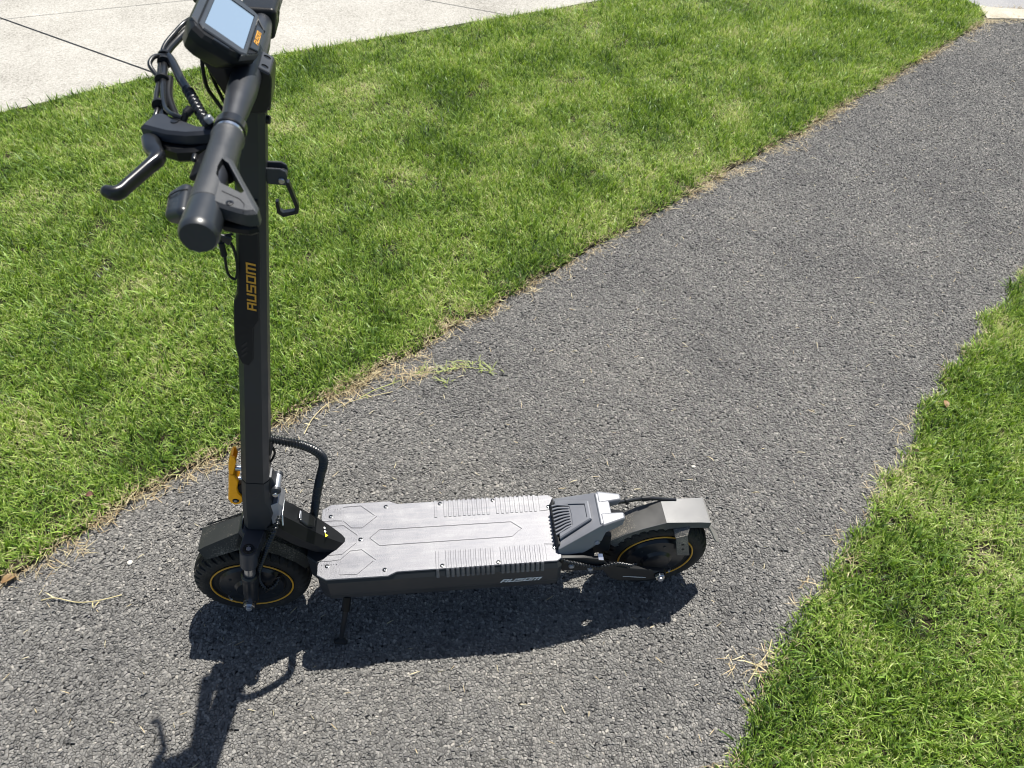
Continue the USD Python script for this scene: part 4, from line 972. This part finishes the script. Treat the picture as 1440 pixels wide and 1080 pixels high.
part(lp, 'brand_lettering', brand((dc + du * 0.0312 + np.array([0, -0.0150, 0]) + dn * 0.0031, [0, 1, 0], -du, dn), 0.0052, 0.030, 0.0003, weight=0.19), 'orange_print', smooth=False)
part(dsp, 'top_bumper', slab([(-0.0300, -0.0520), (-0.0300, 0.0520), (-0.0375, 0.0470), (-0.0375, -0.0470)], -0.006, 0.0030, 0.0014, DF), 'bezel')
for s in (-1, 1):
    part(dsp, 'corner_bumper', slab([(0.0180, 0.0540 * s), (0.0330, 0.0300 * s), (0.0350, 0.0300 * s), (0.0190, 0.0570 * s)], -0.006, 0.0026, 0.001, DF), 'bezel')
    part(dsp, 'side_button', slab([(-0.0120, 0.0570 * s), (0.0060, 0.0560 * s), (0.0060, 0.0600 * s), (-0.0120, 0.0620 * s)], -0.005, 0.0022, 0.0008, DF), 'gloss')
part(dsp, 'display_bracket', rhull([(0.2050, -0.030, 1.2620), (0.2050, 0.030, 1.2620), (0.1850, -0.030, 1.2750), (0.1850, 0.030, 1.2750), (0.2040, -0.018, 1.2100), (0.2040, 0.018, 1.2100), (0.2180, -0.022, 1.2550), (0.2180, 0.022, 1.2550)], 0.005), 'black')

# stem cover with its printed name and slots, and the bag hook behind
cov = part(S, 'stem_cover', slab_y([(0.1660, 1.0160), (0.1800, 1.0800), (0.2040, 1.0800), (0.1907, 0.9954), (0.1670, 0.8779), (0.1553, 0.8621), (0.1421, 0.7983), (0.1320, 0.7834), (0.1215, 0.7900), (0.1195, 0.8060), (0.1210, 0.8348), (0.1330, 0.8940), (0.1385, 0.9157), (0.1460, 0.9286), (0.1515, 0.9530)], -0.0252, 0.0252, 0.0018), 'black')
td = np.array([0.0161, 0, 0.0840]); td /= np.linalg.norm(td)
tl = np.array([td[2], 0, -td[0]])
part(cov, 'brand_lettering', brand((np.array([0.1660, -0.0254, 0.8960]), td, -tl, [0, -1, 0]), 0.0128, 0.0860, 0.0004, slant=0.12, weight=0.20), 'orange_print', smooth=False)
for k in range(3):
    c = np.array([0.1300 - 0.0022 * k, -0.0254, 0.8280 - 0.0105 * k])
    part(cov, 'slot', slab([(-0.0005, 0), (0.0095, 0.0085), (0.0100, 0.0055), (0.0005, -0.0035)], -0.0002, 0.0004, 0.0, (c, [1, 0, 0], [0, 0, 1], [0, -1, 0])), 'gloss', smooth=False)
hm = part(S, 'bag_hook', cat(slab_y([(0.2130, 1.1175), (0.2375, 1.1155), (0.2430, 1.1115), (0.2440, 1.1050), (0.2405, 1.0915), (0.2180, 1.0945)], -0.0095, -0.0065, 0.0008), slab_y([(0.2130, 1.1175), (0.2375, 1.1155), (0.2430, 1.1115), (0.2440, 1.1050), (0.2405, 1.0915), (0.2180, 1.0945)], 0.0065, 0.0095, 0.0008),
      rhull([(0.214, -0.008, 1.115), (0.214, 0.008, 1.115), (0.211, -0.008, 1.090), (0.211, 0.008, 1.090)], 0.0022)), 'alloy')
part(hm, 'hook_pin', cat(rod((0.2365, -0.0125, 1.0995), (0.2365, 0.0125, 1.0995), 0.0040, 20)), 'steel')
part(hm, 'hook_barrel', rod((0.2365, -0.0062, 1.1015), (0.2365, 0.0062, 1.1015), 0.0072, 20), 'gloss')
part(hm, 'hook_arm', slab_y([(0.2385, 1.0940), (0.2440, 1.0920), (0.2502, 1.0560), (0.2480, 1.0450), (0.2270, 1.0400), (0.2205, 1.0470), (0.2215, 1.0640), (0.2255, 1.0640), (0.2255, 1.0505), (0.2285, 1.0470), (0.2435, 1.0490), (0.2450, 1.0560)], -0.0045, 0.0045, 0.0008), 'gloss')

# --- cables
def cable(name, pts, r, mat='gloss', parent=S, n=10, **k):
    return part(parent, name, tube(spline(pts, 0.0025), r, n), mat, smooth=60, **k)
bund = cable('cable_bundle', [(0.170, 0.085, 1.262), (0.1500, 0.0720, 1.255), (0.1412, 0.0520, 1.252), (0.1345, 0.0280, 1.250), (0.1325, 0.0100, 1.248), (0.1365, -0.0150, 1.246), (0.1400, -0.0370, 1.245), (0.1460, -0.0680, 1.242), (0.1500, -0.0900, 1.240)], 0.0042)
cable('bundle_cable', [(0.172, 0.085, 1.270), (0.1480, 0.0740, 1.262), (0.1375, 0.0500, 1.258), (0.1305, 0.0270, 1.254), (0.1300, 0.0080, 1.250), (0.1320, -0.0170, 1.246), (0.1355, -0.0400, 1.244), (0.1385, -0.0700, 1.242), (0.1430, -0.0930, 1.238), (0.1405, -0.1100, 1.234), (0.1420, -0.1290, 1.232)], 0.0027, 'gloss', bund)
cable('bundle_cable', [(0.1400, -0.0380, 1.247), (0.1450, -0.0650, 1.246), (0.1530, -0.0960, 1.245), (0.1615, -0.1120, 1.246), (0.1690, -0.1200, 1.247), (0.1760, -0.1230, 1.246)], 0.0024, 'gloss', bund)
cable('bundle_cable', [(0.1445, -0.0300, 1.243), (0.1500, -0.0650, 1.240), (0.1610, -0.0960, 1.236), (0.1700, -0.1150, 1.233)], 0.0040, 'black', bund)
cable('bundle_cable', [(0.1345, 0.0060, 1.252), (0.1270, -0.0050, 1.256), (0.1240, -0.0180, 1.254), (0.1285, -0.0270, 1.250), (0.1345, -0.0350, 1.247)], 0.0026, 'gloss', bund)
for (c, d, r) in (((0.1330, 0.0100, 1.249), (0.1, -0.95, -0.05), 0.0080), ((0.1345, -0.0020, 1.2485), (0.15, -0.95, -0.05), 0.0074), ((0.1390, -0.0390, 1.2455), (0.12, -0.95, -0.05), 0.0078), ((0.1445, -0.0860, 1.2410), (0.15, -0.95, -0.05), 0.0074)):
    part(bund, 'cable_tie', lathe([(r * 0.55, -0.0018), (r, -0.0018), (r, 0.0018), (r * 0.55, 0.0018)], c, d, 20), 'black')
wr = spline([(0.1335, 0.0120, 1.250), (0.1400, 0.0040, 1.250), (0.1500, -0.0180, 1.249), (0.1600, -0.0420, 1.247), (0.1750, -0.0730, 1.246), (0.1900, -0.1070, 1.245), (0.2060, -0.1400, 1.244)], 0.0009)
k = len(wr) // 2
part(S, 'switch_cable', cat(tube(wr[:k + 4], 0.0048, 12), tube(wr[k:], 0.0048, 12, (0.0013, 0.0085))), 'gloss', smooth=60)
for pts, y in ((((0.1900, 1.2790), (0.1860, 1.2725), (0.1815, 1.2531), (0.1806, 1.2306), (0.1852, 1.2180), (0.1902, 1.2060), (0.196, 1.195)), -0.026), (((0.1930, 1.2780), (0.1865, 1.2649), (0.1865, 1.2439), (0.1893, 1.2250), (0.1938, 1.2060), (0.199, 1.19)), -0.018)):
    cable('display_cable', [(x, y, z) for x, z in pts], 0.0022, 'black', n=8)
lo = cable('loop_cable', [(0.1640, -0.0280, 1.0330), (0.1560, -0.031, 1.0330), (0.1485, -0.031, 1.0310), (0.1475, -0.031, 1.0200), (0.1465, -0.031, 0.9990), (0.1440, -0.031, 0.9770), (0.1452, -0.030, 0.9645), (0.1508, -0.029, 0.9590), (0.1560, -0.029, 0.9700), (0.1600, -0.029, 0.9930), (0.1600, -0.029, 1.0116), (0.1560, -0.029, 1.0240), (0.1480, -0.032, 1.0350)], 0.0020, 'black', n=8)
part(lo, 'cable_plug', rod((0.1474, -0.031, 1.0230), (0.1462, -0.031, 1.0000), 0.0040, 14), 'black')
part(lo, 'plug_clip', rhull([(0.1480, -0.032, 1.0340), (0.1600, -0.031, 1.0290), (0.1560, -0.031, 1.0210)], 0.0030), 'gloss')
# ------------------------------------------------------------------ small things on the ground
def stem_run(name, pts, r, label, cat_='grass stem', leaves=(), mat='runner'):
    t = thing(name, label, cat_)
    part(t, 'stem', tube(spline([(x, y, 0.004 + 0.003 * (k % 2)) for k, (x, y) in enumerate(pts)], 0.006), r, 6), mat, smooth=60)
    for k, (x, y, a, L) in enumerate(leaves):
        d = np.array([math.cos(a), math.sin(a), 0.35]); s = np.array([-math.sin(a), math.cos(a), 0]) * 0.0014
        o = np.array([x, y, 0.004])
        v = [o - s, o + s, o + d * L * 0.6 + s * 0.8, o + d * L * 0.6 - s * 0.8, o + np.array([d[0] * L, d[1] * L, d[2] * L * 0.5])]
        v = np.array(v); v2 = v + [0, 0, 0.0004]
        m = tri(np.vstack([v, v2]), [(0, 2, 1), (0, 3, 2), (3, 4, 2), (5, 6, 7), (5, 7, 8), (8, 7, 9), (0, 1, 6), (0, 6, 5), (1, 2, 7), (1, 7, 6), (2, 4, 9), (2, 9, 7), (4, 3, 8), (4, 8, 9), (3, 0, 5), (3, 5, 8)])
        part(t, 'leaf', m, M['weed_leaf'] if mat == 'weed_stem' else mat, smooth=False)
    return t
M['weed_stem'] = paint('weed_stem', (0.30, 0.33, 0.09), 0.5, vary=0.2)
M['weed_leaf'] = paint('weed_leaf', (0.14, 0.17, 0.035), 0.5, vary=0.25)
stem_run('grass_runner', [(-0.500, 0.030), (-0.470, 0.032), (-0.419, 0.019), (-0.372, 0.018), (-0.324, 0.030)], 0.0012, 'pale curved dry runner lying on the path left of the front wheel', leaves=[(-0.385, 0.018, -1.2, 0.022), (-0.37, 0.018, -1.9, 0.018), (-0.470, 0.032, 2.6, 0.03)])
stem_run('grass_runner', [(0.046, 0.478), (0.065, 0.530), (0.100, 0.583), (0.135, 0.595)], 0.0013, 'bent straw coloured runner on the path just behind the scooter stem', leaves=[(0.07, 0.535, -0.7, 0.02), (0.06, 0.51, 2.9, 0.02), (0.1, 0.583, -1.2, 0.02)])
stem_run('grass_runner', [(0.139, 0.572), (0.179, 0.591), (0.284, 0.620)], 0.0010, 'long straight pale stalk on the path, lower of two beside the lawn edge', leaves=[(0.17, 0.588, 2.5, 0.02)])
stem_run('green_runner', [(0.190, 0.600), (0.235, 0.628), (0.290, 0.655)], 0.0011, 'short green runner sprouting over the path above the straight pale stalk', leaves=[(0.21, 0.61, -1.3, 0.022), (0.25, 0.635, -0.8, 0.025), (0.285, 0.652, 0.2, 0.03), (0.285, 0.652, 1.2, 0.025)], mat='weed_stem')
stem_run('grass_runner', [(1.060, -0.285), (1.094, -0.250), (1.125, -0.222), (1.142, -0.195)], 0.0013, 'forked pale stalk lying on the path beside the near verge grass', leaves=[(1.094, -0.25, 2.9, 0.055), (1.094, -0.25, -1.0, 0.03), (1.12, -0.23, -0.7, 0.03)])
wd = [(0.372, 0.692), (0.410, 0.688), (0.440, 0.698), (0.480, 0.704), (0.520, 0.700), (0.550, 0.694)]
r5 = np.random.default_rng(5)
lv_ = [(x + r5.normal(0, 0.012), y + r5.normal(0, 0.010), r5.uniform(0, 6.28), r5.uniform(0.012, 0.034)) for x, y in [(0.372, 0.70), (0.43, 0.702), (0.47, 0.71), (0.51, 0.715), (0.55, 0.70), (0.57, 0.69), (0.44, 0.65)] for _ in range(11)]
stem_run('creeping_weed', wd, 0.0008, 'sprawling green weed creeping from the lawn onto the path', 'weed', leaves=lv_, mat='weed_stem')
def leaf_mesh(x, y, z, L, W, a, lift):
    u = np.linspace(-1, 1, 9)
    w = W * np.cos(u * np.pi / 2) ** 0.7 + 0.0003
    ax = np.array([math.cos(a), math.sin(a), 0]); s = np.array([-math.sin(a), math.cos(a), 0])
    mid = np.array([x, y, z]) + ax * (u * L / 2)[:, None] + np.array([0, 0, 1]) * (lift * (1 - u ** 2))[:, None]
    e1 = mid + s * w[:, None] + [0, 0, 0.004]; e2 = mid - s * w[:, None] + [0, 0, 0.003]
    rings = np.stack([e1, mid, e2, e2 - [0, 0, 0.0006], mid - [0, 0, 0.0006], e1 - [0, 0, 0.0006]], 1)
    return loft(rings)
solo('dead_leaf', leaf_mesh(-0.586, 0.088, 0.006, 0.036, 0.009, 0.6, 0.006), 'dead_leaf', 'curled yellow brown leaf at the lawn edge far left of the front wheel', 'leaf')
solo('dead_leaf', leaf_mesh(-0.447, 0.285, 0.045, 0.018, 0.007, 0.2, 0.003), 'red_leaf', 'tiny dark red leaf caught in the lawn above the front wheel', 'leaf')
solo('dead_leaf', leaf_mesh(1.880, 0.452, 0.022, 0.030, 0.008, 1.2, 0.004), 'dead_leaf', 'brown leaf in the verge grass at the right edge of the path', 'leaf')
def pebble(x, y, r, seed):
    q = np.random.default_rng(seed)
    m = trimesh.creation.icosphere(2, 1.0)
    m.vertices *= 1 + 0.18 * q.normal(size=(1, 3)) + 0.07 * np.sin(m.vertices[:, [1, 2, 0]] * 3 + q.uniform(0, 6, 3))
    m.vertices = m.vertices * [r, r * 0.85, r * 0.6] + [x, y, r * 0.35]
    return m
solo('pebble', pebble(-0.327, 0.114, 0.0062, 1), 'pebble', 'small white pebble on the path left of the front wheel', 'pebble')
solo('pebble', pebble(1.091, 0.297, 0.0050, 2), 'pebble', 'small pale pebble alone on the path right of the rear wheel', 'pebble')
print('grass clumps', ng, 'tiles', nt)
